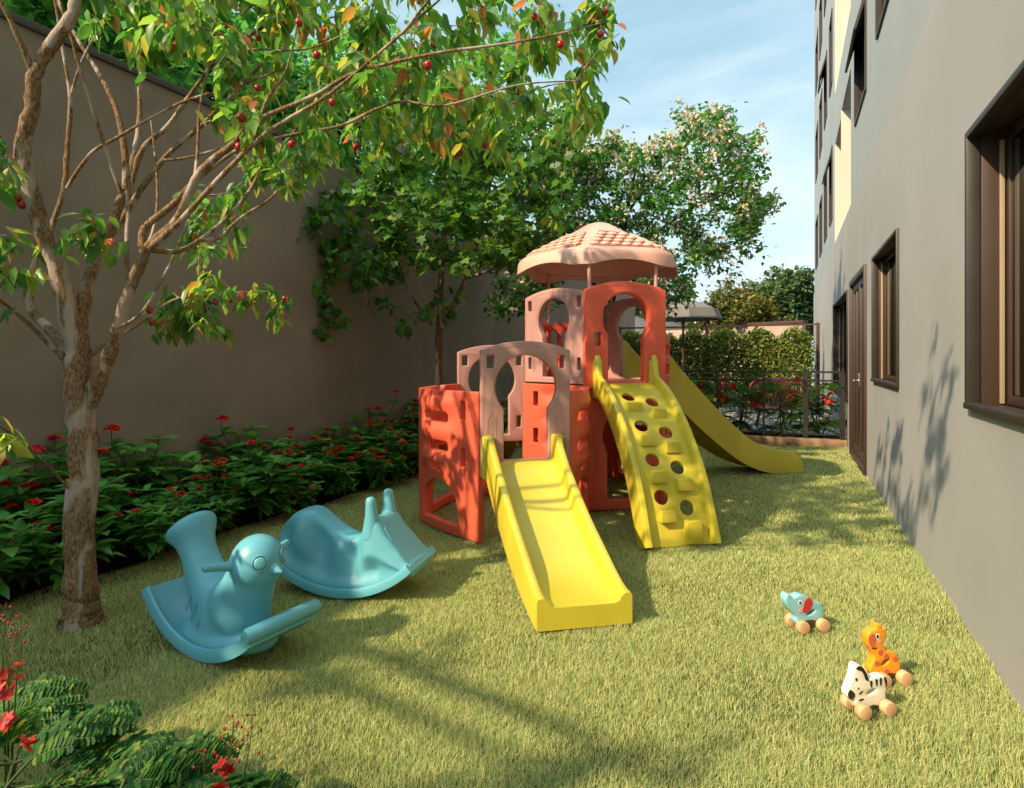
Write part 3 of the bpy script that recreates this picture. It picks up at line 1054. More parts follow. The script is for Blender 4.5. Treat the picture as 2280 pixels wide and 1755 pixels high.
def chair(px, d, rz, label):
    p = camw((px - CX) / F * d, d, -0.06)
    root = empty('woven_chair', p, rz)
    tag(root, label, 'chair', 'woven chairs behind the railing')
    m = MB()
    N = 26
    for i in range(N + 1):
        a = R(200) * (i / N - 0.5) + R(90)
        x, y = 0.36 * math.cos(a), 0.33 * math.sin(a)
        top = 0.98 - 0.24 * (abs(i / N - 0.5) * 2) ** 2
        m.tube([(x * 0.82, y * 0.8, 0.40), (x * 1.0, y * 1.0, 0.7), (x * 1.08, y * 1.12, top)], 0.009, 5)
    m.build('woven_back', M['wicker'], root)
    m = MB()
    pr = []
    for i in range(N + 1):
        a = R(200) * (i / N - 0.5) + R(90)
        pr.append((0.36 * 1.08 * math.cos(a), 0.33 * 1.12 * math.sin(a), 0.98 - 0.24 * (abs(i / N - 0.5) * 2) ** 2))
    m.tube(pr, 0.02, 8)
    m.build('top_rail', M['wicker'], root)
    m = MB()
    m.tube([(0, 0, 0.37), (0, 0, 0.42)], 0.32, 20)
    m.build('seat', M['wicker'], root, bevel=0.01)
    for sx in (-1, 1):
        for sy in (-1, 1):
            m = MB(); m.tube([(sx * 0.2, sy * 0.2, 0.38), (sx * 0.27, sy * 0.27, 0)], [0.018, 0.013], 6); m.build('leg', M['black'], root)


chair(1716, 12.3, YAW + R(-20), 'red woven armchair behind the railing, the one nearer the parasol')
chair(1772, 12.6, YAW + R(35), 'red woven armchair behind the railing, the one nearer the building')

# ------------------------------------------------------------------ the plastic playground
PO = camw(-0.0170, 5.0990)
PR = YAW + R(11.5)
play = empty('playground_set', PO, PR)
tag(play, 'orange, pink and yellow plastic playground with two towers, roof, slides and climbing ramp', 'playground')
SM = [(-.342, -.583), (.342, -.583), (.74, .16), (.342, .92), (-.342, .92), (-.74, .16)]
BG = [(.74, .16), (1.424, .16), (1.82, .92), (1.424, 1.66), (.74, 1.66), (.342, .92)]


def edge_map(A, B, off=0.0):
    A, B = Vector(A), Vector(B)
    e = (B - A).normalized()
    nrm = Vector((e.y, -e.x))
    return lambda u, z, t: (A.x + e.x * u + nrm.x * (t + off), A.y + e.y * u + nrm.y * (t + off), z)


def put(me, fn, name, mat, parent=play, angle=38):
    warp(me, fn)
    me.name = name
    return link(name, finish(me, angle), mat, parent)


def elen(A, B):
    return (Vector(B) - Vector(A)).length


def lin(a, b, n):
    return [a + (b - a) * i / n for i in range(1, n)]


def keyhole(cx, zc, r, hw, zs, n=26):
    a0 = math.asin(hw / r)
    pts = [(cx - hw, zs)]
    for i in range(n + 1):
        a = -math.pi / 2 - a0 - (2 * math.pi - 2 * a0) * i / n
        pts.append((cx + r * math.cos(a), zc + r * math.sin(a)))
    pts.append((cx + hw, zs))
    return pts


def arch_panel(A, B, z0, z1, dz, zc, r, hw, zs, mat, name='arch_panel', slots=True, thick=0.07, low=True, u_in=0.0, parent=play, extra=()):
    w = elen(A, B)
    top = [(u_in + 0.004, z0), (w - u_in - 0.004, z0)]
    N = 18
    for i in range(N + 1):
        u = 1 - i / N
        top.append((u_in + 0.004 + u * (w - 2 * u_in - 0.008), z1 - dz * (2 * u - 1) ** 2))
    ols = [top, keyhole(w / 2, zc, r, hw, zs)]
    if slots:
        for s in (-1, 1):
            c = w / 2 + s * (w / 2 - 0.075)
            zt_ = min(zc + 0.255, z1 - dz - 0.035)
            c = w / 2 + s * (w / 2 - 0.075 - u_in)
            ols.append(rrect(c - 0.026, c + 0.026, zt_ - 0.095, zt_, 0.004))
            if low:
                ols.append(rrect(c - 0.022, c + 0.022, zs + 0.07, zs + 0.18, 0.004))
    for q in extra:
        ols.append(rrect(*q, 0.004))
    me = plate(ols, thick, 0.009, cuts=None)
    f = edge_map(A, B, -0.005)
    o = put(me, f, name, mat, parent)
    # raised moulding lines on both faces
    g_ = MB()
    for t in (thick / 2 + 0.0005,):
        for s in (-1, 1):
            pa = []
            for i in range(9):
                u = 0.5 + s * (0.07 + 0.28 * i / 8)
                pa.append(f(u_in + u * (w - 2 * u_in), z1 - dz * (2 * u - 1) ** 2 - 0.035, t))
            g_.tube(pa, 0.0022, 5)
            c = w / 2 + s * (hw + 0.5 * (w / 2 - hw) - 0.01)
            g_.tube([f(c + s * 0.045, zs + 0.20, t), f(c + s * 0.045, zc - 0.28, t), f(c + s * 0.045, zc - 0.24, t), f(c - s * 0.0, zc - 0.17, t)], 0.0022, 5)
            g_.tube([f(c - s * 0.02, zs + 0.05, t), f(c - s * 0.02, zc - 0.22, t)], 0.0018, 5)
        ra = [f(w / 2 + (r + 0.018) * math.cos(R(-50 + 280 * i / 30)), zc + (r + 0.018) * math.sin(R(-50 + 280 * i / 30)), t) for i in range(31)]
        g_.tube(ra, 0.003, 5)
    g_.build('moulding', mat, o)
    return o


def climb_panel(A, B, zt, mat=None, arch=True, name='climbing_panel', amp=0.045):
    mat = mat or M['orange']
    w = elen(A, B)
    k = w / 0.84
    out = [(0.006, 0.0), (w - 0.006, 0.0), (w - 0.006, zt - 0.01), (w - 0.012, zt)]
    out += [(0.52 * w, zt), (0.50 * w, zt - 0.05), (0.37 * w, zt - 0.05), (0.35 * w, zt), (0.012, zt), (0.006, zt - 0.01)]
    ols = [out]
    for zz in (0.89, 0.665):
        ols.append(rrect(0.14 * k, 0.50 * k, zz - 0.042, zz + 0.042, 0.03, 5))
    ols.append(rrect(0.23 * k, 0.38 * k, 0.465, 0.545, 0.012))
    for zz in (0.955, 0.60):
        ols.append(rrect(0.635 * k, 0.695 * k, zz - 0.07, zz + 0.07, 0.006))
    if arch:
        a = [(0.10 * k, 0.075), (0.60 * k, 0.075)]
        for i in range(13):
            t = math.pi * i / 12
            a.append((0.35 * k + 0.25 * k * math.cos(t), 0.20 + 0.20 * math.sin(t)))
        ols.append(a)
    me = plate(ols, 0.06, 0.008, cuts=[('x', lin(0, w, 18)), ('y', lin(0, zt, 34))])
    f = edge_map(A, B, -0.02)

    def wf(u, z, t):
        c = max(0.0, 1 - ((u - 0.33 * k) / (0.27 * k)) ** 2)
        c = c ** 0.6
        ph = 0.5 + 0.5 * math.cos(2 * math.pi * (z - 0.775) / 0.225)
        up = 1.0 if z > 0.56 else max(0.0, (z - 0.40) / 0.16)
        b = amp * c * (0.15 + 0.85 * ph) * up
        rib = 0.012 * math.exp(-((u - 0.78 * k) / 0.02) ** 2)
        belly = 0.035 * math.sin(math.pi * min(1, max(0, u / w)))
        return f(u, z, t + b + belly - rib * 0.0)
    return put(me, wf, name, mat)


# small tower
arch_panel(SM[0], SM[1], .53, 1.475, .07, 1.138, .2326, .168, .60, M['pink'])
arch_panel(SM[3], SM[4], .53, 1.475, .07, 1.138, .2326, .168, .60, M['pink'])
for a, b in ((5, 0), (4, 5), (1, 2)):
    climb_panel(SM[a], SM[b], 1.10)
climb_panel(SM[2], SM[3], 1.10)          # shared by the two towers
m = MB()
f = edge_map(SM[4], SM[3], 0)
for A, B, y in ((SM[4], SM[3], 0), ):
    m.span(SM[4][0], SM[3][0], .93, .99, 0.0, 0.10)
m.build('base_bar', M['orange'], play, bevel=0.008)
m = MB(); m.span(SM[0][0] + .03, SM[1][0] - .03, -.60, -.545, 0.40, 0.53); m.build('deck_beam', M['orange'], play, bevel=0.008)


def hexdeck(V, z, mat, name, inset=0.05, th=0.05):
    c = Vector((sum(v[0] for v in V) / 6, sum(v[1] for v in V) / 6))
    P = [c + (Vector(v) - c) * (1 - inset) for v in V]
    m = MB()
    m.add([(p.x, p.y, z - th) for p in P] + [(p.x, p.y, z) for p in P], [tuple(range(5, -1, -1)), tuple(range(6, 12))] + [(i, (i + 1) % 6, 6 + (i + 1) % 6, 6 + i) for i in range(6)])
    return m.build(name, mat, play, bevel=0.006)


hexdeck(BG, 1.115, M['pink'], 'deck', 0.09)

# big tower, below the deck
climb_panel(BG[1], BG[2], 1.11)
climb_panel(BG[2], BG[3], 1.10)
climb_panel(BG[3], BG[4], 1.10, arch=False)
climb_panel(BG[4], BG[5], 1.10)


def lower_front(A, B):
    w = elen(A, B)
    out = [(0.005, 0), (w - 0.005, 0), (w - 0.005, 1.12), (0.005, 1.12)]
    hole = [(0.17, 0.09), (w - 0.17, 0.09), (w - 0.17, 0.48)]
    for i in range(9):
        t = i / 8
        hole.append((w - 0.17 + 0.045 * math.sin(math.pi * t), 0.50 + 0.30 * t))
    for i in range(9):
        t = math.pi * i / 8
        hole.append((w / 2 + (w / 2 - 0.17) * math.cos(t), 0.84 + 0.12 * math.sin(t)))
    for i in range(9):
        t = 1 - i / 8
        hole.append((0.17 - 0.045 * math.sin(math.pi * t), 0.50 + 0.30 * t))
    hole.append((0.17, 0.48))
    me = plate([out, hole], 0.08, 0.010)
    f = edge_map(A, B, -0.02)
    o = put(me, f, 'lower_panel', M['orange'])
    g_ = MB()
    for u in (0.05, 0.085, w - 0.085, w - 0.05):
        g_.tube([f(u, 0.22, 0.0405), f(u, 1.05, 0.0405)], 0.003, 5)
    for u in (0.085, w - 0.085):
        pa = [f(u + 0.05 * math.cos(R(180 * i / 10)), 0.13 + 0.06 * math.sin(R(180 * i / 10)), 0.0405) for i in range(11)]
        g_.tube([f(u + .05, 0.03, .0405)] + pa + [f(u - .05, .03, .0405)], 0.004, 5)
    g_.build('moulding', M['orange'], o)


lower_front(BG[0], BG[1])
# big tower, above the deck
fo = arch_panel((BG[0][0] - .045, BG[0][1] - .012), (BG[1][0] + .03, BG[1][1] - .012), 1.08, 2.03, .075, 1.70, .225, .17, 1.145, M['orange'], slots=False, thick=0.10, extra=((.085, .145, 1.455, 1.575),))
arch_panel(BG[5], BG[0], 1.115, 2.0, .065, 1.70, .21, .15, 1.17, M['pink'], u_in=0.02)
arch_panel(BG[2], BG[3], 1.115, 2.0, .065, 1.70, .21, .15, 1.14, M['pink'], u_in=0.02)


def slot_rail(A, B, z0, z1):
    w = elen(A, B)
    out = [(0.005, z0), (w - 0.005, z0), (w - 0.005, z1 - 0.02)]
    for i in range(13):
        u = 1 - i / 12
        out.append((0.005 + u * (w - 0.01), z1 - 0.05 * (2 * u - 1) ** 2))
    ols = [out]
    n = 5
    for k in range(n):
        c = w * (k + 0.75) / (n + 0.5)
        hw = w * 0.30 / n
        h = [(c - hw, z0 + 0.10), (c + hw, z0 + 0.10)]
        for i in range(7):
            t = math.pi * i / 6
            h.append((c + hw * math.cos(t), z1 - 0.14 + hw * math.sin(t)))
        ols.append(h)
    put(plate(ols, 0.06, 0.008), edge_map(A, B, -0.02), 'slotted_rail', M['orange'])


slot_rail(BG[3], BG[4], 1.115, 1.76)
slot_rail(BG[4], BG[5], 1.115, 1.78)
# solid half panel with hand holes on the right of the big tower
w_ = elen(BG[1], BG[2])
ols = [rrect(0.005, w_ - 0.005, 1.113, 1.56, 0.015)]
for zz in (1.24, 1.42):
    ols.append(rrect(0.14, 0.50, zz - 0.05, zz + 0.05, 0.02))
me = plate(ols, 0.06, 0.008, cuts=[('x', lin(0, w_, 14)), ('y', lin(1.113, 1.56, 10))])
fm = edge_map(BG[1], BG[2], -0.02)
put(me, lambda u, z, t: fm(u, z, t + 0.06 * math.sin(math.pi * min(1, max(0, u / w_)))), 'side_panel', M['orange'])
# rounded corner columns
for V, z0, z1, mt in ((BG[0], 0.0, 1.96, 'orange'), (BG[1], 0.0, 1.94, 'orange')):
    m = MB(); m.tube([(V[0], V[1] + .01, z0), (V[0], V[1] + .01, z1)], 0.045, 18); m.build('corner_column', M[mt], play, bevel=0.01)


# roof
def roof():
    c = Vector((1.100, .91))
    Rr, za, ze, zb = 0.885, 2.715, 2.315, 2.185

    def hexring(rad, z, cut=0.14, sag=0.0, n=8):
        pts = []
        vs = [Vector((c.x + rad * math.cos(R(240 + 60 * i)), c.y + rad * math.sin(R(240 + 60 * i)))) for i in range(6)]
        for i in range(6):
            a, b = vs[i], vs[(i + 1) % 6]
            p, q = a.lerp(b, cut), a.lerp(b, 1 - cut)
            for k in range(n + 1):
                t = k / n
                r = p.lerp(q, t)
                pts.append((r.x, r.y, z + sag * (1 - (2 * t - 1) ** 2)))
        return pts
    rings = [hexring(0.07, za - 0.0), hexring(0.13, za - 0.018), hexring(Rr * 0.5, (za + ze) / 2 + 0.012), hexring(Rr * 0.90, ze + 0.038), hexring(Rr * 0.965, ze + 0.008), hexring(Rr * 0.99, ze - 0.03), hexring(Rr * 1.0, zb, sag=0.05),
             hexring(Rr * 0.975, zb, sag=0.05), hexring(Rr * 0.95, ze - 0.035), hexring(Rr * 0.86, ze - 0.02), hexring(Rr * 0.80, ze - 0.05), hexring(Rr * 0.76, ze - 0.05), hexring(Rr * 0.7, ze + 0.03), hexring(0.1, za - 0.06)]
    m = MB()
    m.loft(rings, True, True)
    rf = m.build('roof', M['peach'], play, angle=50)
    b = MB()
    for i in range(6):
        a0, a1 = R(240 + 60 * i), R(300 + 60 * i)
        am = (a0 + a1) / 2
        inr = Vector((math.cos(am), math.sin(am)))
        tan = Vector((-inr.y, inr.x))
        apo = math.cos(R(30))
        # raised tile field border and scallops
        for rr, cnt, hw in ((0.815, 6, 0.31), (0.715, 5, 0.262), (0.615, 4, 0.213), (0.515, 3, 0.163)):
            rad = Rr * rr * apo
            z = za - 0.018 + (ze + 0.038 - za + 0.018) * ((Rr * rr - 0.13) / (Rr * 0.90 - 0.13)) + 0.004
            for k in range(cnt):
                u = (k - (cnt - 1) / 2) * (2 * hw / cnt)
                cc = c + inr * rad + tan * u
                n0 = len(b.v)
                b.sphere((0, 0, 0), 1.0, 14, 8)
                slope = math.atan2(za - ze, Rr * 0.8 * apo)
                for j in range(n0, len(b.v)):
                    v = b.v[j]
                    lx, ly, lz = v[0] * 0.050, v[1] * (hw / cnt * 0.96), v[2] * 0.018
                    lz += 0.012 * (v[0])       # proud lower lip
                    ox = lx * math.cos(slope) + lz * math.sin(slope)
                    oz = -lx * math.sin(slope) + lz * math.cos(slope)
                    p = cc + inr * ox + tan * ly
                    b.v[j] = (p.x, p.y, z + oz)
        pts = []
        for (rr, sgn) in ((0.87, -1), (0.87, 1), (0.44, 1), (0.44, -1), (0.87, -1)):
            rad = Rr * rr
            u = sgn * rad * 0.5 * (0.78 if rr > 0.6 else 0.62)
            p = c + inr * rad * apo + tan * u
            z = za - 0.018 + (ze + 0.038 - za + 0.018) * ((rad - 0.13) / (Rr * 0.90 - 0.13)) + 0.003
            pts.append((p.x, p.y, z))
        b.tube(pts, 0.009, 6)
    b.build('roof_tiles', M['peach'], rf, angle=60)


roof()
for V, z0 in ((BG[0], 1.93), (BG[1], 1.92), (BG[3], 1.115), (BG[4], 1.75)):
    c = Vector((1.082, .91))
    p = c + (Vector(V) - c) * (0.93 if V is not BG[3] else 0.86)
    m = MB(); m.tube([(p.x, p.y, z0), (p.x, p.y, 2.31)], 0.017, 10); m.build('post', M['peach'], play)


# slides
def slide_loft(stations, frame):
    """stations: (s, floor, rail top, skirt bottom, half width, underside); frame(s, across, z) -> point."""
    rings = []
    for s, zf, zt, zb, hw, zu in stations:
        L = [(-hw, zb), (-hw, zt - .016), (-hw + .006, zt - .004), (-hw + .016, zt), (-hw + .036, zt), (-hw + .046, zt - .006), (-hw + .052, zt - .018), (-hw + .056, zf + .035), (-hw + .066, zf + .012), (-hw + .09, zf)]
        Rr_ = [(-x, z) for x, z in L[::-1]]
        U = [(hw - .03, zb + .0), (hw - .045, zu), (-hw + .045, zu), (-hw + .03, zb + .0)]
        rings.append([frame(s, x, z) for x, z in L + Rr_ + U])
    m = MB()
    m.loft(rings, True, True)
    return m


def dense(st, n=4):
    return spline(st, n)


cxs, y0s = -0.03, -.60
st = [(0.0, .598, .775, .47, .285, .545), (.05, .597, .785, .47, .282, .545), (.10, .592, .775, .46, .278, .54), (.18, .565, .715, .40, .272, .51), (.35, .475, .610, .30, .265, .42), (.60, .345, .480, .19, .26, .295), (.85, .235, .365, .10, .256, .19),
      (1.08, .158, .275, .045, .253, .12), (1.26, .122, .205, .015, .251, .085), (1.38, .112, .168, .0, .25, .07), (1.46, .112, .160, 0, .25, .05), (1.475, .110, .158, 0, .25, 0.0)]
fr = lambda s, x, z: (cxs + x, y0s - s, z)
m = slide_loft(dense(st[:-1], 4) + [st[-1]], fr)
sl = m.build('straight_slide', M['yellow'], play, angle=32)
for s in (-1, 1):
    b = MB(); b.box((cxs + s * .262, y0s - .012, .628), (.085, .12, .315)); b.build('bracket', M['yellow'], sl, bevel=0.016, seg=3)
# the rear slide seen through the small tower
fr2 = lambda s, x, z: (-x, 0.955 + s, z)
m = slide_loft(dense(st[:-1], 3) + [st[-1]], fr2)
m.build('rear_slide', M['yellow'], play, angle=32)

# wave slide
P0 = Vector(((BG[2][0] + BG[3][0]) / 2 + .05, (BG[2][1] + BG[3][1]) / 2 + .03))
head, pos, N = R(27), P0.copy(), 60
plan = [(P0.copy(), head)]
LEN = 2.22
for i in range(N):
    t = i / N
    h = R(27) * (1 - t) ** 1.2 - R(4)
    pos = pos + Vector((math.cos(h), math.sin(h))) * (LEN / N)
    plan.append((pos.copy(), h))


def fr3(s, x, z):
    u = min(max(s / LEN, 0), 1) * N
    i = min(int(u), N - 1)
    f = u - i
    p = plan[i][0].lerp(plan[i + 1][0], f)
    h = plan[i][1] * (1 - f) + plan[i + 1][1] * f
    return (p.x + math.sin(h) * -x * -1 * -1, p.y + math.cos(h) * x, z) if False else (p.x - math.sin(h) * x, p.y + math.cos(h) * x, z)


st = [(0.0, 1.14, 1.56, 1.02, .28, 1.08), (.08, 1.14, 1.55, 1.00, .28, 1.08), (.20, 1.10, 1.44, .93, .275, 1.04), (.45, .93, 1.22, .77, .27, .87), (.75, .70, .98, .55, .265, .64), (1.05, .47, .73, .34, .262, .41), (1.32, .285, .52, .165, .26, .225),
      (1.55, .175, .37, .06, .26, .115), (1.78, .125, .285, .0, .26, .065), (2.0, .112, .255, .0, .26, .05), (2.12, .11, .21, 0, .26, .03), (2.20, .085, .13, 0, .255, .0)]
m = slide_loft(dense(st, 4), fr3)
ws = m.build('wave_slide', M['yellow'], play, angle=32)
rb = MB()
for x in (-.16, -.055, .055, .16):
    rb.tube([fr3(q[0], x, q[5] - .012) for q in dense(st[1:9], 3)], 0.03, 8)
rb.build('underside_ribs', M['yellow'], ws)

# climbing ramp
prof = [(0, 1.13), (.15, 1.105), (.3, 1.03), (.45, .925), (.6, .79), (.75, .62), (.88, .44), (.99, .22), (1.08, 0.0)]
pd = spline(prof, 8)
arcl = [0.0]
for i in range(1, len(pd)): arcl.append(arcl[-1] + math.dist(pd[i], pd[i - 1]))
RC = 1.062


def rp(s):
    s = min(max(s, 0), arcl[-1])
    i = max(1, next((k for k, a in enumerate(arcl) if a >= s - 1e-9), len(arcl) - 1))
    f = (s - arcl[i - 1]) / (arcl[i] - arcl[i - 1])
    p = Vector(pd[i - 1]).lerp(Vector(pd[i]), f)
    t = (Vector(pd[min(i + 1, len(pd) - 1)]) - Vector(pd[max(i - 2, 0)])).normalized()
    return p, t


def fr4(s, x, t):
    p, tg = rp(s)
    n = Vector((-tg.y, tg.x))
    if n.y < 0: n = -n
    q = p + n * t
    return (RC + x, .13 - q.x, q.y)


SL = arcl[-1]
ols = [[(-.235, 0.0), (.235, 0.0), (.235, SL), (-.235, SL)]]
HL = [(-.085, .33), (-.085, .675), (-.085, .99), (-.085, 1.285), (.10, .405), (.10, .745), (.10, 1.06), (.10, 1.37)]
for x, s in HL:
    ols.append(circle(x, s - .0, .056, 20))
me = plate(ols, 0.03, 0.006, cuts=[('y', lin(0, SL, 40))])
ramp = put(me, lambda x, s, t: fr4(s, x, t - .015), 'climbing_ramp', M['yellow'], angle=45)
m = MB()
for sgn in (-1, 1):
    rings = []
    for s in lin(-.02, SL + .01, 46) + [SL]:
        hump = 0.185 * math.exp(-((s - 0.0) / 0.075) ** 4) if s < 0.2 else 0
        h = .062 + hump
        pr = [(-.232, -.11), (-.232, -.02), (-.232, .010), (-.238, h - .012), (-.246, h), (-.272, h + .002), (-.285, h - .004), (-.290, h - .018), (-.292, -.11)]
        rings.append([fr4(max(s, 0.0), x * -sgn, t) for x, t in pr])
    if sgn < 0: pass
    m.loft(rings, True, True)
m.build('side_rail', M['yellow'], ramp, angle=35)
for sgn in (-1, 1):
    b = MB(); b.box((RC + sgn * .262, .125, 1.16), (.078, .12, .34)); b.build('bracket', M['yellow'], ramp, bevel=0.014, seg=3)
for i, (x, s) in enumerate(HL):
    p, tg = rp(s + .085)
    last = i == 7
    hh = 0.085 if not last else 0.16
    zt = p.y + 0.005
    yv = .13 - p.x
    m = MB()
    out = .065
    ang = math.atan2(-tg.y, tg.x)
    back = hh / max(math.tan(ang), .35)
    w = .062
    # a step with a level top, plumb front and sides that run back into the ramp
    top_y0, top_y1 = yv + .05, yv - .082
    vs = []
    for sx in (-w, w):
        vs += [(RC + x + sx * .92, top_y0, zt), (RC + x + sx * .92, top_y1, zt), (RC + x + sx, top_y1 - .008, zt - hh), (RC + x + sx, top_y0 - .02, zt - hh)]
    m.add(vs, [(0, 1, 2, 3), (4, 7, 6, 5), (0, 4, 5, 1), (1, 5, 6, 2), (2, 6, 7, 3), (3, 7, 4, 0)])
    m.build('foothold', M['yellow'], ramp, bevel=0.006, seg=2)

# ------------------------------------------------------------------ rocking toys
def bird_rocker():
    o = camw(-1.335, 2.89)
    root = empty('bird_rocker', o, YAW + R(-30))
    root.scale = (.965, .965, .985)
    tag(root, 'teal blue plastic bird shaped rocker with round head, beak and flared tail', 'rocker')
    # curved tray
    RR = 0.60
    rings = []
    for i in range(33):
        t = -50 + 92 * i / 32
        a = R(t)
        cx, cz = RR * math.sin(a), RR - RR * math.cos(a)
        nx_, nz_ = -math.sin(a), math.cos(a)
        hw = 0.172 + 0.012 * math.sin(math.pi * i / 32)
        sec = [(-hw, -0.0), (-hw - .004, .03), (-hw + .004, .052), (-hw + .016, .056), (-hw + .03, .048), (-hw + .05, .036), (0, .034)]
        sec = sec + [(-x, z) for x, z in sec[:-1][::-1]] + [(hw - .03, .004), (-hw + .03, .004)]
        rings.append([(cx + nx_ * z, y, cz + nz_ * z) for y, z in sec])
    m = MB(); m.loft(rings, True, True)
    m.build('rocker_base', M['blue'], root, angle=40)
    # one smooth body: belly, neck, head, back and trumpet tail
    b = MB()
    for c, r, sq in (((0.0, 0, .13), .155, (1.35, .92, 1.0)), ((.08, 0, .19), .15, (1.05, .95, 1.1)), ((.13, 0, .28), .122, (1, 1, 1.2)), ((.165, 0, .345), .108, (1, 1, 1.2)), ((.21, 0, .428), .126, (1, 1, 1)), ((-.10, 0, .19), .13, (1.1, .9, 1)), ((0, 0, .06), .17, (1.8, .98, .42))):
        b.sphere(c, r, 20, 14, sq)
    tail = [(-.05, 0, .16), (-.13, 0, .235), (-.20, 0, .325), (-.245, 0, .40), (-.275, 0, .455), (-.30, 0, .495), (-.312, 0, .512), (-.322, 0, .522), (-.330, 0, .530)]
    b.tube(tail, [.125, .115, .095, .085, .094, .120, .130, .126, .10], 40)
    b.tube([(.12, 0, .24), (.18, 0, .38)], [.125, .108], 24)
    body = link('body', remeshed(b, .009, 26, 'body'), M['blue'], root)
    m = MB()
    m.tube([(-.312, 0, .512), (-.318, 0, .52)], [.127, .12], 24)
    hd = Vector((.21, 0, .428))
    for s in (-1, 1):
        d = Vector((.80, s * .52, .20)).normalized()
        q = d.to_track_quat('Z', 'Y')
        p = hd + d * .1275
        ringp = [p + q @ Vector((.034 * math.cos(2 * math.pi * k / 24), .034 * math.sin(2 * math.pi * k / 24), -.004 - .0)) for k in range(25)]
        e = MB(); e.tube(ringp, .0032, 6, cap=False)
        n0 = len(e.v); e.sphere((0, 0, 0), 1, 16, 8)
        for j in range(n0, len(e.v)):
            v = e.v[j]
            e.v[j] = tuple(p + q @ Vector((v[0] * .027, v[1] * .027, v[2] * .007 - .001)))
        e.build('eye', M['blue'], body, angle=70)
        h = MB()
        a = hd + Vector((-.03, s * .085, .0))
        h.tube([a, a + Vector((-.02, s * .06, .008)), a + Vector((-.035, s * .125, .018)), a + Vector((-.037, s * .142, .021)), a + Vector((-.038, s * .150, .022))], [.030, .0195, .017, .0165, .008], 14)
        h.build('handle', M['blue'], body, angle=60)
    bk = MB()
    d = Vector((.93, 0, -.12)).normalized()
    bk.tube([hd + d * .10, hd + d * .125, hd + d * .15, hd + d * .168], [.036, .027, .013, .003], 14)
    bk.build('beak', M['blue'], body, angle=60)
    # feather marks and the front foot bar
    fm_ = MB()
    for s in (-1, 1):
        for k in range(3):
            x = -.16 + .055 * k
            y = s * (.118 + .008 * k)
            fm_.tube([(x + .028, y - s * .006, .245 - .03 * k), (x + .012, y + s * .006, .20 - .03 * k), (x + .0, y + s * .004, .17 - .03 * k)], .0028, 5)
    fm_.build('feather_marks', M['blue'], body)
    a = R(41)
    fx, fz = RR * math.sin(a), RR - RR * math.cos(a)
    fb = MB()
    fb.tube([(fx - .005, -.20, fz + .045), (fx - .005, -.19, fz + .045), (fx - .005, .19, fz + .045), (fx - .005, .20, fz + .045)], [.026, .034, .034, .026], 16)
    fb.span(fx - .05, fx + .012, -.19, .19, fz - .0, fz + .035)
    fb.build('foot_bar', M['blue'], root, bevel=0.0, angle=50)


bird_rocker()


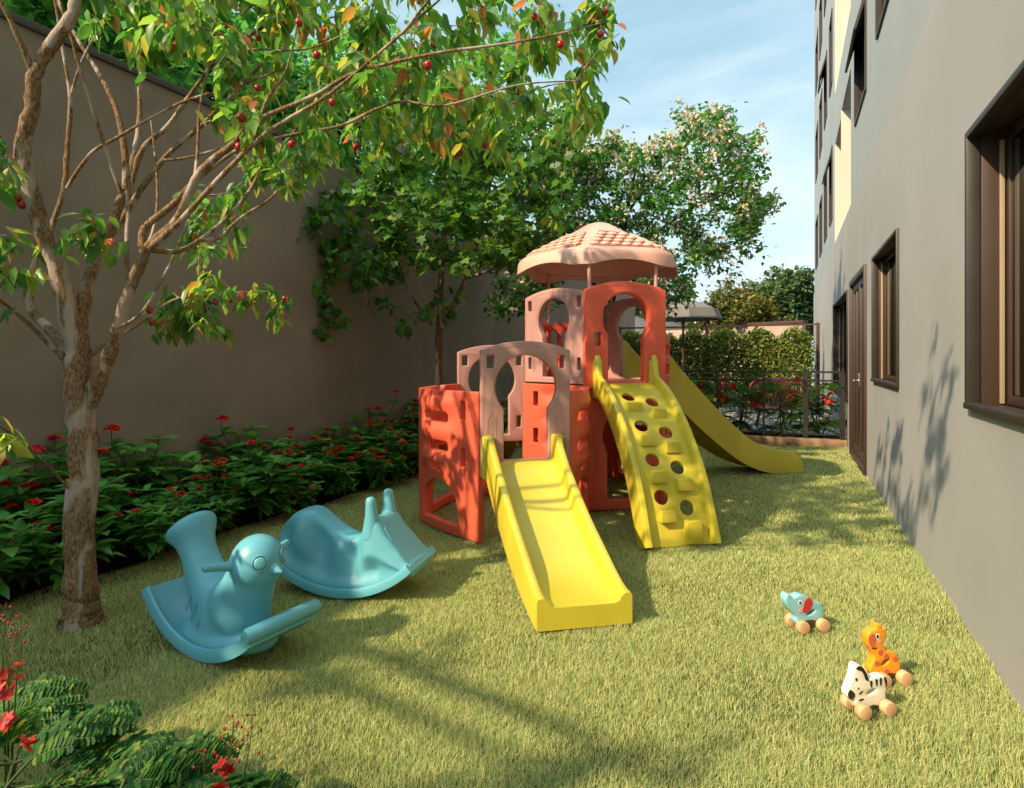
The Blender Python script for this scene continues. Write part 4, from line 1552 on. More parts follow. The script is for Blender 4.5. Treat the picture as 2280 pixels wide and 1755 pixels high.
def saddle_rocker():
    o = camw(-.945, 3.62)
    root = empty('saddle_rocker', o, YAW + R(-14))
    tag(root, 'teal blue plastic saddle rocker with two upright grips and a flat front plate', 'rocker')
    RR = 0.66

    def zb(x):
        return RR - math.sqrt(max(RR * RR - min(abs(x), .5) ** 2, .01))
    top = spline([(-.44, .30), (-.40, .37), (-.33, .435), (-.24, .45), (-.15, .40), (-.05, .335), (.04, .312), (.10, .335), (.145, .40), (.19, .44), (.235, .42), (.31, .315), (.40, .185), (.445, .125)], 4)
    b = MB()
    rings = []
    for x, zt in top:
        z0 = zb(x) + .03
        u = (x + .44) / .9
        wb = .165 + .0 * u
        bl = max(0.0, min(1.0, (x - .06) / .13)); bl = bl * bl * (3 - 2 * bl)
        wt = .088 + .062 * bl + .02 * math.exp(-((x + .28) / .1) ** 2)
        flute = .022 * math.cos(x * 26 + .6) * (1 - bl)
        h = zt - z0
        half = [(wb, z0), (wb * .97, z0 + .03), (wb * .80 + flute * .4, z0 + h * .25), (wt * 1.22 + flute, z0 + h * .5), (wt * 1.08 + flute, z0 + h * .75), (wt, z0 + h * .93), (wt * (.75 + .2 * bl), zt - .004), (wt * (.35 + .3 * bl), zt)]
        rings.append([(x, y, z) for y, z in half] + [(x, -y, z) for y, z in half[::-1]])
    b.loft(rings, True, True)
    # flared end towards the front plate
    b.loft([[(.25, s * w, z) for s, w, z in ((1, .155, zb(.25) + .03), (1, .145, .385), (-1, .145, .385), (-1, .155, zb(.25) + .03))],
            [(.445, s * w, z) for s, w, z in ((1, .168, zb(.445) + .01), (1, .160, .175), (-1, .160, .175), (-1, .168, zb(.455) + .01))]])
    body = link('body', remeshed(b, .009, 26, 'body'), M['blue'], root)
    rings = []
    for i in range(33):
        a = math.asin(-.46 / RR) + (math.asin(.455 / RR) - math.asin(-.46 / RR)) * i / 32
        cx, cz = RR * math.sin(a), RR - RR * math.cos(a)
        nx_, nz_ = -math.sin(a), math.cos(a)
        hw = .192
        sec = [(-hw, 0), (-hw - .002, .03), (-hw + .006, .046), (-hw + .018, .048), (-hw + .034, .036), (0, .036)]
        sec = sec + [(-x, z) for x, z in sec[:-1][::-1]]
        rings.append([(cx + nx_ * z, y, cz + nz_ * z) for y, z in sec])
    m = MB(); m.loft(rings, True, True); m.build('rocker_base', M['blue'], root, angle=40)
    for s in (-1, 1):
        h = MB()
        h.tube([(.185, s * .100, .34), (.185, s * .108, .41), (.182, s * .113, .46), (.178, s * .115, .52), (.177, s * .115, .545), (.177, s * .115, .556), (.177, s * .115, .561)], [.066, .050, .037, .030, .028, .021, .009], 16)
        h.build('grip', M['blue'], body, angle=60)
    # recessed front plate border
    p = MB()
    sl = Vector((.43 - .235, 0, .145 - .42)).normalized()
    nn = Vector((-sl.z, 0, sl.x))
    if nn.z < 0: nn = -nn
    c0 = Vector((.225, 0, .432)) + nn * .001
    loop = [(.03, -.075), (.03, .075), (.20, .095), (.20, -.095)]
    pts = [c0 + sl * a + Vector((0, y, 0)) for a, y in rrect(.045, .30, -.112, .112, .035)]
    p.tube(pts + [pts[0]], .0042, 6, cap=False)
    p.build('front_plate', M['blue'], body, angle=60)


saddle_rocker()


# ------------------------------------------------------------------ wheeled wooden animals
def toy(name, label, loc, rz, sc, thick, body_mat, outline, hole, marks, wheels, wr, edge=0.006):
    root = empty(name, loc, rz)
    tag(root, label, 'wooden toy')

    def tr_(pts):
        return [((x - sc[1]) * sc[0], (sc[2] - y) * sc[0]) for x, y in pts]
    flat = Matrix(((1, 0, 0, 0), (0, 0, -1, 0), (0, 1, 0, 0), (0, 0, 0, 1)))
    ol = [p for p in spline(tr_(outline), 4, True)]
    me = plate([ol] + [tr_(h) for h in hole], thick, edge)
    me.transform(flat); me.name = 'body'
    body = link('body', finish(me, 40), body_mat, root)
    for mname, mat, shapes in marks:
        for k, shp in enumerate(shapes):
            pts = tr_(shp) if len(shp) < 7 else tr_(shp)
            pts = spline(pts, 3, True) if len(shp) < 16 else pts
            for s in (-1, 1):
                me = plate([pts], 0.0018, 0.0)
                me.transform(Matrix.Translation((0, s * (thick / 2 + .0007), 0)) @ flat)
                me.name = mname
                link(mname, finish(me, 60), M[mat], body)
    for x in wheels:
        for s in (-1, 1):
            m = MB()
            y0, y1 = s * (thick / 2 + .002), s * (thick / 2 + .034)
            m.tube([(x, y0, wr), (x, y1, wr)], wr, 26)
            wh = m.build('wheel', M['wood'], root, bevel=0.003)
        m = MB(); m.tube([(x, -thick / 2 - .01, wr), (x, thick / 2 + .01, wr)], .005, 8); m.build('axle', M['wood'], root)
    return root


def ell(cx, cy, rx, ry, rot=0, n=18):
    c, s = math.cos(R(rot)), math.sin(R(rot))
    return [(cx + rx * math.cos(2 * math.pi * i / n) * c - ry * math.sin(2 * math.pi * i / n) * s, cy + rx * math.cos(2 * math.pi * i / n) * s + ry * math.sin(2 * math.pi * i / n) * c) for i in range(n)]


zl = camw(1.337, 2.335, -.004)
toy('zebra_toy', 'white wooden zebra with black stripes on four round wheels', zl, YAW + R(13), (.00036, 985, 1468), .036, M['zeb'],
    [(760, 1240), (765, 1190), (800, 1120), (835, 1040), (850, 960), (885, 930), (940, 955), (985, 1015), (1020, 1085), (1100, 1088), (1180, 1080), (1240, 1100), (1262, 1170), (1245, 1260), (1240, 1350), (1190, 1405), (1090, 1385), (1000, 1405), (890, 1385), (850, 1330), (845, 1290), (800, 1285)],
    [ell(1060, 1235, 62, 24, -15)],
    [('mane', 'blackp', [[(865, 965), (900, 945), (945, 960), (985, 1015), (1015, 1085), (1018, 1112), (985, 1100), (960, 1040), (930, 1000), (890, 985)]]),
     ('muzzle', 'blackp', [[(765, 1240), (770, 1205), (795, 1180), (840, 1215), (848, 1250), (830, 1274), (790, 1276)]]),
     ('eye', 'blackp', [ell(868, 1080, 12, 17)]),
     ('stripe', 'blackp', [[(1038, 1122), (1065, 1122), (1060, 1180), (1048, 1182)], [(1106, 1112), (1130, 1110), (1128, 1172), (1116, 1176)], [(1160, 1106), (1184, 1104), (1180, 1170), (1166, 1176)], [(1212, 1100), (1240, 1108), (1252, 1160), (1240, 1208), (1228, 1160)], [(900, 1232), (945, 1206), (940, 1222), (910, 1242)], [(902, 1296), (955, 1290), (955, 1302), (905, 1312)], [(884, 1180), (900, 1166), (896, 1186), (888, 1190)]])],
    (-.028, .083), .027)
gl_ = camw(1.548, 2.555, -.004)
toy('giraffe_toy', 'orange wooden giraffe with red spots on four round wheels', gl_, YAW + R(10), (.000392, 1390, 1200), .04, M['gir'],
    [(1175, 700), (1190, 650), (1230, 622), (1266, 614), (1276, 604), (1284, 566), (1300, 558), (1338, 572), (1344, 596), (1352, 606), (1385, 600), (1406, 622), (1396, 652), (1400, 690), (1382, 740), (1372, 800), (1400, 850), (1460, 855), (1520, 890), (1550, 960), (1572, 1040), (1540, 1105), (1440, 1095), (1340, 1105), (1240, 1085), (1205, 1040), (1235, 960), (1258, 900), (1225, 830), (1190, 780)],
    [ell(1385, 970, 55, 24, -32)],
    [('muzzle', 'coralp', [[(1180, 700), (1195, 668), (1225, 655), (1258, 668), (1262, 720), (1252, 780), (1225, 800), (1195, 765)]]),
     ('eye_white', 'whitep', [ell(1288, 686, 22, 32)]), ('cheek', 'pinkp', [ell(1312, 740, 20, 20)]),
     ('spot', 'coralp', [ell(1322, 855, 28, 31), ell(1390, 905, 28, 28), ell(1282, 970, 30, 26), ell(1502, 940, 30, 28), ell(1398, 1066, 30, 25)]),
     ('mouth', 'blackp', [[(1222, 800), (1250, 806), (1278, 798), (1276, 806), (1250, 815), (1224, 810)]])],
    (-.030, .070), .029)
for o_ in list(bpy.data.objects['giraffe_toy'].children):
    if o_.name.startswith('body'):
        for s in (-1, 1):
            me = plate([[((x - 1390) * .000392, (1200 - y) * .000392) for x, y in ell(1284, 684, 13, 20)]], .0016)
            me.transform(Matrix.Translation((0, s * (.02 + .0020), 0)) @ Matrix(((1, 0, 0, 0), (0, 0, -1, 0), (0, 1, 0, 0), (0, 0, 0, 1))))
            link('pupil', finish(me), M['blackp'], o_)
el = camw(1.47, 3.055, -.004)
toy('elephant_toy', 'pale blue wooden elephant with red ears on four round wheels', el, YAW + R(12), (.000472, 520, 598), .05, M['ele'],
    [(250, 212), (275, 193), (308, 215), (335, 242), (400, 215), (470, 225), (540, 265), (600, 298), (660, 322), (692, 380), (692, 440), (680, 490), (610, 505), (560, 492), (490, 495), (440, 515), (390, 520), (362, 490), (370, 440), (310, 380), (262, 320), (240, 260)],
    [ell(540, 408, 55, 20, -22)],
    [('ear', 'redp', [[(472, 268), (510, 250), (546, 272), (552, 320), (522, 380), (472, 402), (438, 386), (450, 322)]]),
     ('eye_white', 'whitep', [ell(408, 292, 22, 26)]), ('cheek', 'pinkp', [ell(412, 376, 26, 20)])],
    (-.052, .062), .031)
for o_ in list(bpy.data.objects['elephant_toy'].children):
    if o_.name.startswith('body'):
        for s in (-1, 1):
            me = plate([[((x - 520) * .000472, (598 - y) * .000472) for x, y in ell(405, 292, 12, 15)]], .0016)
            me.transform(Matrix.Translation((0, s * (.025 + .0020), 0)) @ Matrix(((1, 0, 0, 0), (0, 0, -1, 0), (0, 1, 0, 0), (0, 0, 0, 1))))
            link('pupil', finish(me), M['blackp'], o_)

# ------------------------------------------------------------------ flower bed plants
def bed_plant(i, seed):
    """One leafy plant of the bed: stems, whorls of glossy leaves, clusters of red flowers."""
    rs = np.random.default_rng(seed)
    rnd = random.Random(seed)
    root = empty('flowering_plant', (0, 0, 0))
    sm_ = MB()
    P, D, N, L = [], [], [], []
    heads = []
    ns = rnd.randint(7, 9)
    for s in range(ns):
        a = 2 * math.pi * s / ns + rnd.uniform(-.4, .4)
        r = rnd.uniform(.05, .26)
        h = rnd.uniform(.26, .52) * (1.0 if s % 3 else 1.15)
        tipx, tipy = r * math.cos(a), r * math.sin(a)
        pts = [Vector((tipx * .35 * u + tipx * .65 * u * u, tipy * .35 * u + tipy * .65 * u * u, h * u)) for u in (0, .25, .5, .75, 1)]
        sm_.tube(pts, [.007, .006, .005, .0045, .004], 5)
        for lv in range(4):
            u = .34 + .64 * lv / 3
            p = Vector((tipx * .35 * u + tipx * .65 * u * u, tipy * .35 * u + tipy * .65 * u * u, h * u))
            nl = 3 if lv < 3 else 5
            for k in range(nl):
                b = 2 * math.pi * k / nl + lv * .8 + rnd.uniform(-.3, .3)
                up = (-.12 + .40 * lv / 3) + rnd.uniform(-.2, .3)
                P.append(p); D.append((math.cos(b), math.sin(b), up)); N.append((rnd.uniform(-.2, .2), rnd.uniform(-.2, .2), 1))
                L.append(rnd.uniform(.125, .185) * (1 if lv < 3 else .72))
        if rnd.random() < .30:
            heads.append(pts[-1] + Vector((0, 0, rnd.uniform(.02, .09))))
            sm_.tube([pts[-1], heads[-1]], .003, 4)
    sm_.build('stem', M['stem'], root, angle=80)
    L = np.array(L)
    link('foliage', leaves('foliage', P, D, N, L * 1.12, L * .50), M['leaf_bed'], root)
    for hp in heads:
        FP, FD, FN = [], [], []
        nf = rnd.randint(6, 10)
        for f in range(nf):
            o = Vector((max(-.018, min(.018, rnd.gauss(0, .012))), max(-.018, min(.018, rnd.gauss(0, .012))), rnd.uniform(-.005, .008)))
            up = (o + Vector((0, 0, .03))).normalized()
            q = up.to_track_quat('Z', 'Y')
            for k in range(5):
                b = 2 * math.pi * k / 5 + f
                d = q @ Vector((math.cos(b), math.sin(b), .35))
                FP.append(hp + o); FD.append(d); FN.append(up)
        link('flower', leaves('flower', FP, FD, FN, .031, .026, TM_PETAL), M['petal'], root)
    return root


protos = [bed_plant(i, 100 + i) for i in range(6)]
spots = []
y = 0.3
while y < 10.2:
    for x in (-4.46, -4.20, -3.97):
        spots.append((x + random.uniform(-.07, .07), y + random.uniform(-.10, .10) + (0.15 if x > -4.3 else 0)))
    y += 0.32
for k in range(24):
    spots.append((-3.80 + random.uniform(-.09, .05), .6 + k * .40 + random.uniform(-.15, .15)))
for i, (x, y) in enumerate(spots):
    o = protos[i % 6] if i < 6 else copy_tree(protos[random.randrange(6)])
    o.location = (x, y, 0.02)
    o.rotation_euler = (0, 0, random.uniform(0, 6.28))
    k = random.uniform(.78, 1.12) * (1.14 if x < -4.35 else .95 if x < -3.89 else .62)
    o.scale = (k, k, k * (1.1 if x < -4.35 else 1.0))
    tag(o, 'leafy green plant with small red flower clusters growing in the bed along the brown wall', 'flowering plant', 'flowering plants in the bed along the brown wall')


# ------------------------------------------------------------------ feathery shrubs (foreground corner and planter)
def frond_set(base, dirs, length, pin=7, leafl=10, sag=0.5, lw=.0105, ll=.021):
    P, D, N, L = [], [], [], []
    stems = MB()
    for d in dirs:
        d = Vector(d).normalized()
        ln = length * random.uniform(.75, 1.15)
        pts = []
        for i in range(9):
            u = i / 8
            pts.append(Vector(base) + d * ln * u + Vector((0, 0, -sag * ln * u * u)))
        stems.tube(pts, [.0045 - .0032 * i / 8 for i in range(9)], 5)
        side0 = d.cross(Vector((0, 0, 1))).normalized()
        up0 = side0.cross(d).normalized()
        for k in range(pin):
            u = .28 + .70 * k / (pin - 1)
            i = min(int(u * 8), 7)
            p = pts[i].lerp(pts[i + 1], u * 8 - i)
            t = (pts[i + 1] - pts[i]).normalized()
            for s in (-1, 1):
                pd_ = (t * .75 + side0 * s * .85 + up0 * random.uniform(-.15, .25)).normalized()
                pl = ln * .36 * (1 - .35 * abs(u - .55)) * random.uniform(.85, 1.1)
                stems.tube([p, p + pd_ * pl * .5 + Vector((0, 0, -.004)), p + pd_ * pl + Vector((0, 0, -.03 * pl / .15))], [.0016, .0013, .0008], 3)
                ps = pd_.cross(up0).normalized()
                for j in range(leafl):
                    v = .06 + .92 * j / (leafl - 1)
                    q = p + pd_ * pl * v + Vector((0, 0, -.03 * pl / .15 * v * v))
                    for s2 in (-1, 1):
                        P.append(q); D.append(tuple(ps * s2 + pd_ * .30 + up0 * random.uniform(-.1, .2))); N.append(tuple(up0 + Vector((random.gauss(0, .15), random.gauss(0, .15), 0))))
                        L.append((1.0 - .35 * abs(v - .45)) * random.uniform(.85, 1.1) * pl / (leafl * .060) * .030 if False else ll * (1.1 - .5 * abs(v - .45)))
    return stems, P, D, N, np.array(L), lw


def flower_head(c, r, n, rim=True, size=.03):
    FP, FD, FN = [], [], []
    for f in range(n):
        o = Vector((random.gauss(0, r * .55), random.gauss(0, r * .55), random.gauss(0, r * .45)))
        up = (o * 8 + Vector((random.gauss(0, .4), random.gauss(0, .4), .6))).normalized()
        q = up.to_track_quat('Z', 'Y')
        for k in range(5):
            b = 2 * math.pi * k / 5 + f * .7
            FP.append(c + o); FD.append(q @ Vector((math.cos(b), math.sin(b), .25))); FN.append(up)
    return leaves('flower', FP, FD, FN, size, size * .85, TM_PETAL)


def buds(mb_stem, P, c, h, n):
    """An upright spray of small red buds on thin stalks."""
    top = c + Vector((random.uniform(-.03, .03), random.uniform(-.03, .03), h))
    mb_stem.tube([c, c.lerp(top, .5) + Vector((.006, 0, 0)), top], [.0025, .002, .001], 4)
    for k in range(n):
        u = .25 + .75 * k / n
        p = c.lerp(top, u)
        a = k * 2.4
        e = p + Vector((math.cos(a), math.sin(a), .5)) * (.045 * (1.15 - u))
        mb_stem.tube([p, e], [.0009, .0007], 3, cap=False)
        P.append(e)


_b = MB(); _b.sphere((0, 0, 0), .0034, 8, 6, (1, 1, 1.4))
BUD = _b.mesh('bud', angle=180)
BUD.materials.append(M['fruit'])


def feather_shrub(label, base, dirs_list, length, heads, budspots, group, pin=7, leafl=10, trunk_h=.0, sag=.5, ll=.021, lw=.0105, hs=.03, petal='petal_rim'):
    root = empty('feathery_shrub', base)
    tag(root, label, 'shrub', group)
    st = MB(); P, D, N, L = [], [], [], []
    for (off, dirs) in dirs_list:
        st.tube([Vector((off[0] * .2, off[1] * .2, -.03)), Vector((off[0] * .6, off[1] * .6, off[2] * .55)), Vector(off)], [.011, .009, .006], 6)
        s2, p2, d2, n2, l2, lw_ = frond_set(off, dirs, length, pin, leafl, sag, lw, ll)
        st.add(s2.v, s2.f)
        P += [tuple(q) for q in p2]; D += [tuple(q) for q in d2]; N += [tuple(q) for q in n2]; L += list(l2)
    BP = []
    for c, h, n in budspots:
        st.tube([Vector((0, 0, -.03)), Vector(c) * .55 + Vector((0, 0, .03)), Vector(c)], [.004, .003, .002], 5)
        buds(st, BP, Vector(c), h, n)
    st.build('stem', M['stem'], root, angle=80)
    L = np.array(L)
    link('foliage', leaves('foliage', P, D, N, L, L * (lw / ll), TM_LEAFLET), M['leaf_fern'], root)
    for c, r, n in heads:
        link('flower', flower_head(Vector(c), r, n, size=hs), M[petal], root)
    for p in BP:
        b = link('bud', BUD, None, root)
        b.location = p
    return root


def fan(n, el0, el1, a0=0.0, a1=360.0):
    out = []
    for i in range(n):
        a = R(a0 + (a1 - a0) * (i + random.uniform(.2, .8)) / n)
        e = R(random.uniform(el0, el1))
        out.append((math.cos(a) * math.cos(e), math.sin(a) * math.cos(e), math.sin(e)))
    return out


def foreground():
    def rel(px, py, d, base):
        return tuple(at(px, py, d) - Vector(base))
    b1 = tuple(camw(-1.42, 1.72, -.02))
    feather_shrub('large feathery shrub with red orange flowers in the near left corner', b1,
                  [(rel(30, 1700, 1.60, b1), fan(5, 5, 45)), (rel(-50, 1660, 1.75, b1), fan(5, 5, 50)), (rel(0, 1770, 1.5, b1), fan(5, 0, 40)), (rel(110, 1750, 1.55, b1), fan(4, 5, 40, -80, 150))], .33,
                  [(rel(22, 1505, 1.6, b1), .040, 7), (rel(-5, 1540, 1.55, b1), .03, 4), (rel(10, 1610, 1.45, b1), .014, 4), (rel(65, 1660, 1.42, b1), .012, 4)],
                  [(rel(20, 1490, 1.6, b1), .15, 9), (rel(5, 1450, 1.65, b1), .13, 8), (rel(40, 1460, 1.7, b1), .11, 7)], 'feathery shrubs in the near corner', 7, 9, ll=.030, lw=.014, hs=.017)
    b2 = tuple(camw(-.95, 1.62, -.02))
    feather_shrub('low feathery shrub with pale yellow leaflets in front of the bird rocker', b2,
                  [(rel(320, 1745, 1.58, b2), fan(6, 10, 55)), (rel(390, 1775, 1.5, b2), fan(5, 5, 50)), (rel(260, 1780, 1.5, b2), fan(4, 0, 45))], .23,
                  [], [(rel(450, 1750, 1.5, b2), .11, 6)], 'feathery shrubs in the near corner', 5, 8, ll=.030, lw=.014)
    b3 = tuple(camw(-.66, 1.56, -.02))
    feather_shrub('small feathery shrub with a dark red flower spray at the bottom edge', b3,
                  [(rel(480, 1800, 1.5, b3), fan(6, 0, 40))], .18,
                  [(rel(513, 1715, 1.48, b3), .013, 4), (rel(490, 1765, 1.46, b3), .012, 4)], [(rel(500, 1740, 1.48, b3), .16, 10), (rel(545, 1720, 1.5, b3), .14, 8)], 'feathery shrubs in the near corner', 5, 8, ll=.026, lw=.012, hs=.020)


foreground()
for i, (x, nm) in enumerate(((-2.1, 'just right of the wave slide top'), (-1.45, 'second from the yellow slide'), (-.75, 'before the left red chair'), (-.1, 'before the right red chair'), (.45, 'against the building corner'))):
    hd = [((random.uniform(-.4, .4), random.uniform(-.35, .1), random.uniform(.55, .92)), .055, 8) for _ in range(6)]
    ds = [((random.uniform(-.25, .25), random.uniform(-.2, .2), h), fan(9, -15, 45)) for h in (.12, .25, .38, .52, .66, .80)]
    feather_shrub('red flowered feathery shrub behind the railing, ' + nm, (x, 11.0, .05), ds, .46, hd, [], 'feathery shrubs behind the railing', 6, 7, ll=.036, lw=.018, hs=.042, petal='petal')

# ------------------------------------------------------------------ trees
def A(*pts):
    """Limb through photograph points with real distances: (px, py, distance, radius)."""
    return [(*at(p[0], p[1], p[2]), p[3]) for p in pts]


tb = camw(-2.199, 3.125, -.03)
limbs = [
    [(tb.x, tb.y, tb.z, .112), (tb.x, tb.y, tb.z + .06, .090)] + A((181, 1330, 3.12, .077), (178, 1230, 3.12, .071), (183, 1060, 3.12, .069), (180, 930, 3.12, .066), (174, 830, 3.12, .064), (172, 770, 3.12, .056), (149, 669, 3.1, .047), (122, 583, 3.08, .043), (86, 488, 3.05, .041), (59, 393, 3.02, .039), (50, 325, 3.0, .036), (70, 253, 2.98, .034), (77, 172, 2.96, .031), (108, 108, 2.94, .030), (158, 41, 2.9, .027), (172, -20, 2.9, .025), (190, -110, 2.9, .018)) + [(-3.05, 2.3, 3.6, .014), (-3.0, 2.5, 4.1, .008)],
    A((176, 780, 3.12, .040), (181, 705, 3.14, .036), (199, 624, 3.17, .030), (231, 552, 3.2, .027), (267, 452, 3.24, .023), (280, 415, 3.26, .020), (271, 289, 3.3, .016), (235, 190, 3.35, .012), (172, 86, 3.4, .010), (110, -30, 3.4, .008)),
    A((277, 430, 3.3, .018), (307, 300, 3.5, .015), (312, 190, 3.6, .013), (322, 90, 3.6, .010), (330, -40, 3.6, .008)),
    A((281, 445, 3.3, .017), (316, 335, 3.45, .016), (375, 280, 3.5, .014), (430, 203, 3.5, .012), (497, 122, 3.4, .010), (633, 27, 3.2, .007), (760, -60, 3.0, .005)),
    A((249, 520, 3.25, .018), (362, 357, 3.5, .015), (452, 276, 3.55, .013), (565, 163, 3.5, .011), (669, 41, 3.4, .008), (790, -40, 3.3, .006)),
    A((362, 357, 3.5, .009), (420, 350, 3.45, .007), (520, 322, 3.35, .005), (620, 290, 3.3, .003)),
    A((434, 402, 2.86, .010), (440, 330, 2.95, .008), (445, 240, 3.0, .007), (470, 120, 3.05, .005), (480, 0, 3.05, .003)),
    A((289, 642, 3.0, .013), (282, 560, 3.1, .011), (285, 470, 3.2, .009), (278, 400, 3.25, .006)),
    A((316, 579, 2.97, .010), (345, 500, 3.1, .008), (350, 400, 3.2, .006), (335, 260, 3.3, .004)),
    A((570, 316, 2.72, .007), (590, 230, 2.8, .006), (640, 150, 2.9, .005), (665, 30, 2.95, .004)),
    A((650, 300, 2.9, .006), (700, 240, 3.0, .005), (760, 205, 3.0, .004), (880, 190, 3.0, .003)),
    A((452, 276, 3.55, .008), (520, 250, 3.45, .006), (630, 200, 3.3, .004), (740, 140, 3.2, .003)),
    A((156, 217, 3.28, .007), (185, 130, 3.3, .006), (230, 50, 3.3, .005), (290, -50, 3.3, .004)),
    A((86, 488, 3.05, .010), (40, 420, 3.0, .008), (10, 330, 2.95, .006), (-20, 250, 2.9, .004)),
    A((497, 122, 3.4, .006), (560, 110, 3.3, .005), (680, 110, 3.1, .004), (800, 60, 3.0, .003)),
    A((196, 900, 3.12, .044), (214, 863, 3.10, .042), (231, 815, 3.08, .038), (246, 780, 3.06, .032), (268, 711, 3.03, .028), (289, 642, 3.0, .027), (316, 579, 2.97, .025), (335, 545, 2.96, .022), (393, 490, 2.9, .020), (434, 402, 2.85, .019), (479, 353, 2.8, .017), (515, 325, 2.78, .015), (570, 270, 2.75, .011), (700, 213, 2.7, .010), (790, 163, 2.65, .009), (953, 122, 2.6, .007), (1107, 100, 2.55, .006), (1220, 81, 2.55, .005), (1356, 47, 2.55, .003)),
    A((316, 575, 2.97, .022), (321, 511, 3.0, .018), (384, 457, 3.0, .016), (455, 385, 2.98, .013), (540, 330, 2.95, .010), (650, 300, 2.9, .008), (759, 280, 2.85, .008), (836, 244, 2.8, .007), (899, 226, 2.78, .006), (990, 235, 2.75, .005), (1150, 190, 2.7, .004), (1290, 180, 2.65, .003)),
    A((335, 552, 2.96, .018), (397, 497, 2.85, .014), (488, 398, 2.75, .012), (570, 316, 2.7, .011), (633, 271, 2.68, .009), (740, 205, 2.65, .008), (900, 70, 2.6, .006), (1000, -20, 2.55, .004)),
    A((335, 556, 2.97, .015), (395, 560, 3.15, .014), (452, 529, 3.35, .012), (511, 479, 3.6, .011), (561, 416, 3.8, .010), (580, 370, 3.9, .006)),
    A((440, 536, 3.3, .012), (488, 529, 3.45, .012), (533, 488, 3.6, .010), (601, 443, 3.85, .008), (628, 405, 3.95, .005)),
    A((205, 790, 3.12, .012), (240, 760, 3.25, .010), (308, 723, 3.45, .008), (384, 669, 3.6, .007), (452, 660, 3.7, .006), (529, 651, 3.78, .005), (633, 649, 3.85, .0035)),
    A((262, 730, 3.02, .009), (320, 690, 2.97, .008), (384, 575, 3.3, .007), (420, 490, 3.6, .005)),
    A((150, 810, 3.12, .012), (100, 757, 3.05, .011), (40, 700, 2.95, .009), (-40, 640, 2.8, .007)),
    A((150, 790, 3.14, .030), (118, 742, 3.2, .028), (70, 690, 3.25, .024), (63, 633, 3.28, .022), (77, 590, 3.3, .016), (80, 540, 3.3, .010)),
    A((165, 770, 3.1, .012), (120, 640, 3.15, .010), (113, 520, 3.2, .014), (140, 430, 3.22, .013), (149, 339, 3.25, .013), (156, 217, 3.28, .011), (136, 90, 3.3, .008), (118, -20, 3.3, .006)),
    A((149, 420, 3.22, .010), (200, 345, 3.2, .009), (267, 303, 3.2, .008), (398, 231, 3.1, .007), (520, 194, 3.0, .006), (640, 150, 2.9, .004)),
    A((276, 448, 3.25, .012), (235, 330, 3.15, .010), (190, 194, 3.05, .009), (158, 81, 3.0, .008), (120, -30, 3.0, .006)),
    A((77, 172, 2.96, .018), (50, 105, 2.9, .014), (15, 30, 2.85, .011), (-30, -60, 2.8, .008)),
    A((900, 70, 2.6, .006), (1010, -60, 2.5, .007), (1180, -180, 2.35, .008), (1400, -320, 2.2, .005)),
    A((157, 1093, 3.1, .006), (110, 1040, 2.8, .005), (50, 985, 2.5, .004), (0, 950, 2.2, .004), (-60, 920, 2.0, .003)),
]
T = poly_targets([(200, -150), (640, -150), (900, -120), (1300, -60), (1430, 40), (1400, 120), (1330, 150), (1340, 260), (1250, 300), (1060, 340), (960, 370), (880, 330), (740, 380), (620, 390), (540, 300), (440, 150), (330, 60)], 215, 2.65, 4.1)
T += ellipsoid_targets((-3.15, 2.45, 4.25), (1.0, 1.0, .55), 85)
T += poly_targets([(330, 650), (470, 585), (600, 640), (655, 690), (600, 745), (470, 770), (330, 735)], 22, 3.6, 4.0)
T += poly_targets([(-80, 150), (40, 180), (60, 300), (110, 470), (130, 600), (60, 680), (-80, 720)], 15, 2.6, 3.2)
T += poly_targets([(400, 430), (560, 400), (610, 470), (500, 560), (400, 560)], 14, 3.9, 4.3)
T += poly_targets([(520, 330), (700, 320), (700, 420), (560, 400)], 16, 3.8, 4.2)
T += poly_targets([(150, -110), (430, -110), (470, 120), (340, 150), (180, 40)], 22, 2.8, 3.4)
T += poly_targets([(1050, -330), (1480, -420), (1540, -170), (1150, -70)], 16, 2.05, 2.5)
T += poly_targets([(800, 180), (1060, 170), (1080, 320), (850, 340)], 26, 4.0, 4.8)
T += [tuple(at(20, 965, 2.3)), tuple(at(160, 520, 2.9)), tuple(at(205, 480, 3.0)), tuple(at(220, 530, 3.0))]
fruit_tree, fnodes = make_tree('fruit_tree', 'slender fruit tree with mottled bark and drooping red tipped leaves beside the bird rocker', 'tree', limbs, T, M['leaf_fruit'], 16, .106, .046, TM_OVAL, M['bark'], droop=1.15, r_twig=.0042, spread=.10, twig_leaf=.62)
fspots = [(505, 285), (520, 310), (490, 245), (660, 40), (740, 225), (660, 320), (890, 325), (780, 340), (845, 330), (575, 200), (560, 55), (1180, 15), (1342, 22), (1395, 26), (1335, 58), (1255, 90), (958, 97), (340, 690), (318, 675), (487, 681), (512, 685), (535, 690), (480, 660), (345, 722), (643, 650), (205, 510), (190, 515), (48, 432), (340, 110), (420, 125), (700, 110), (1080, 325), (1030, 330), (10, 480), (555, 235), (620, 350), (945, 150), (20, 1000)]
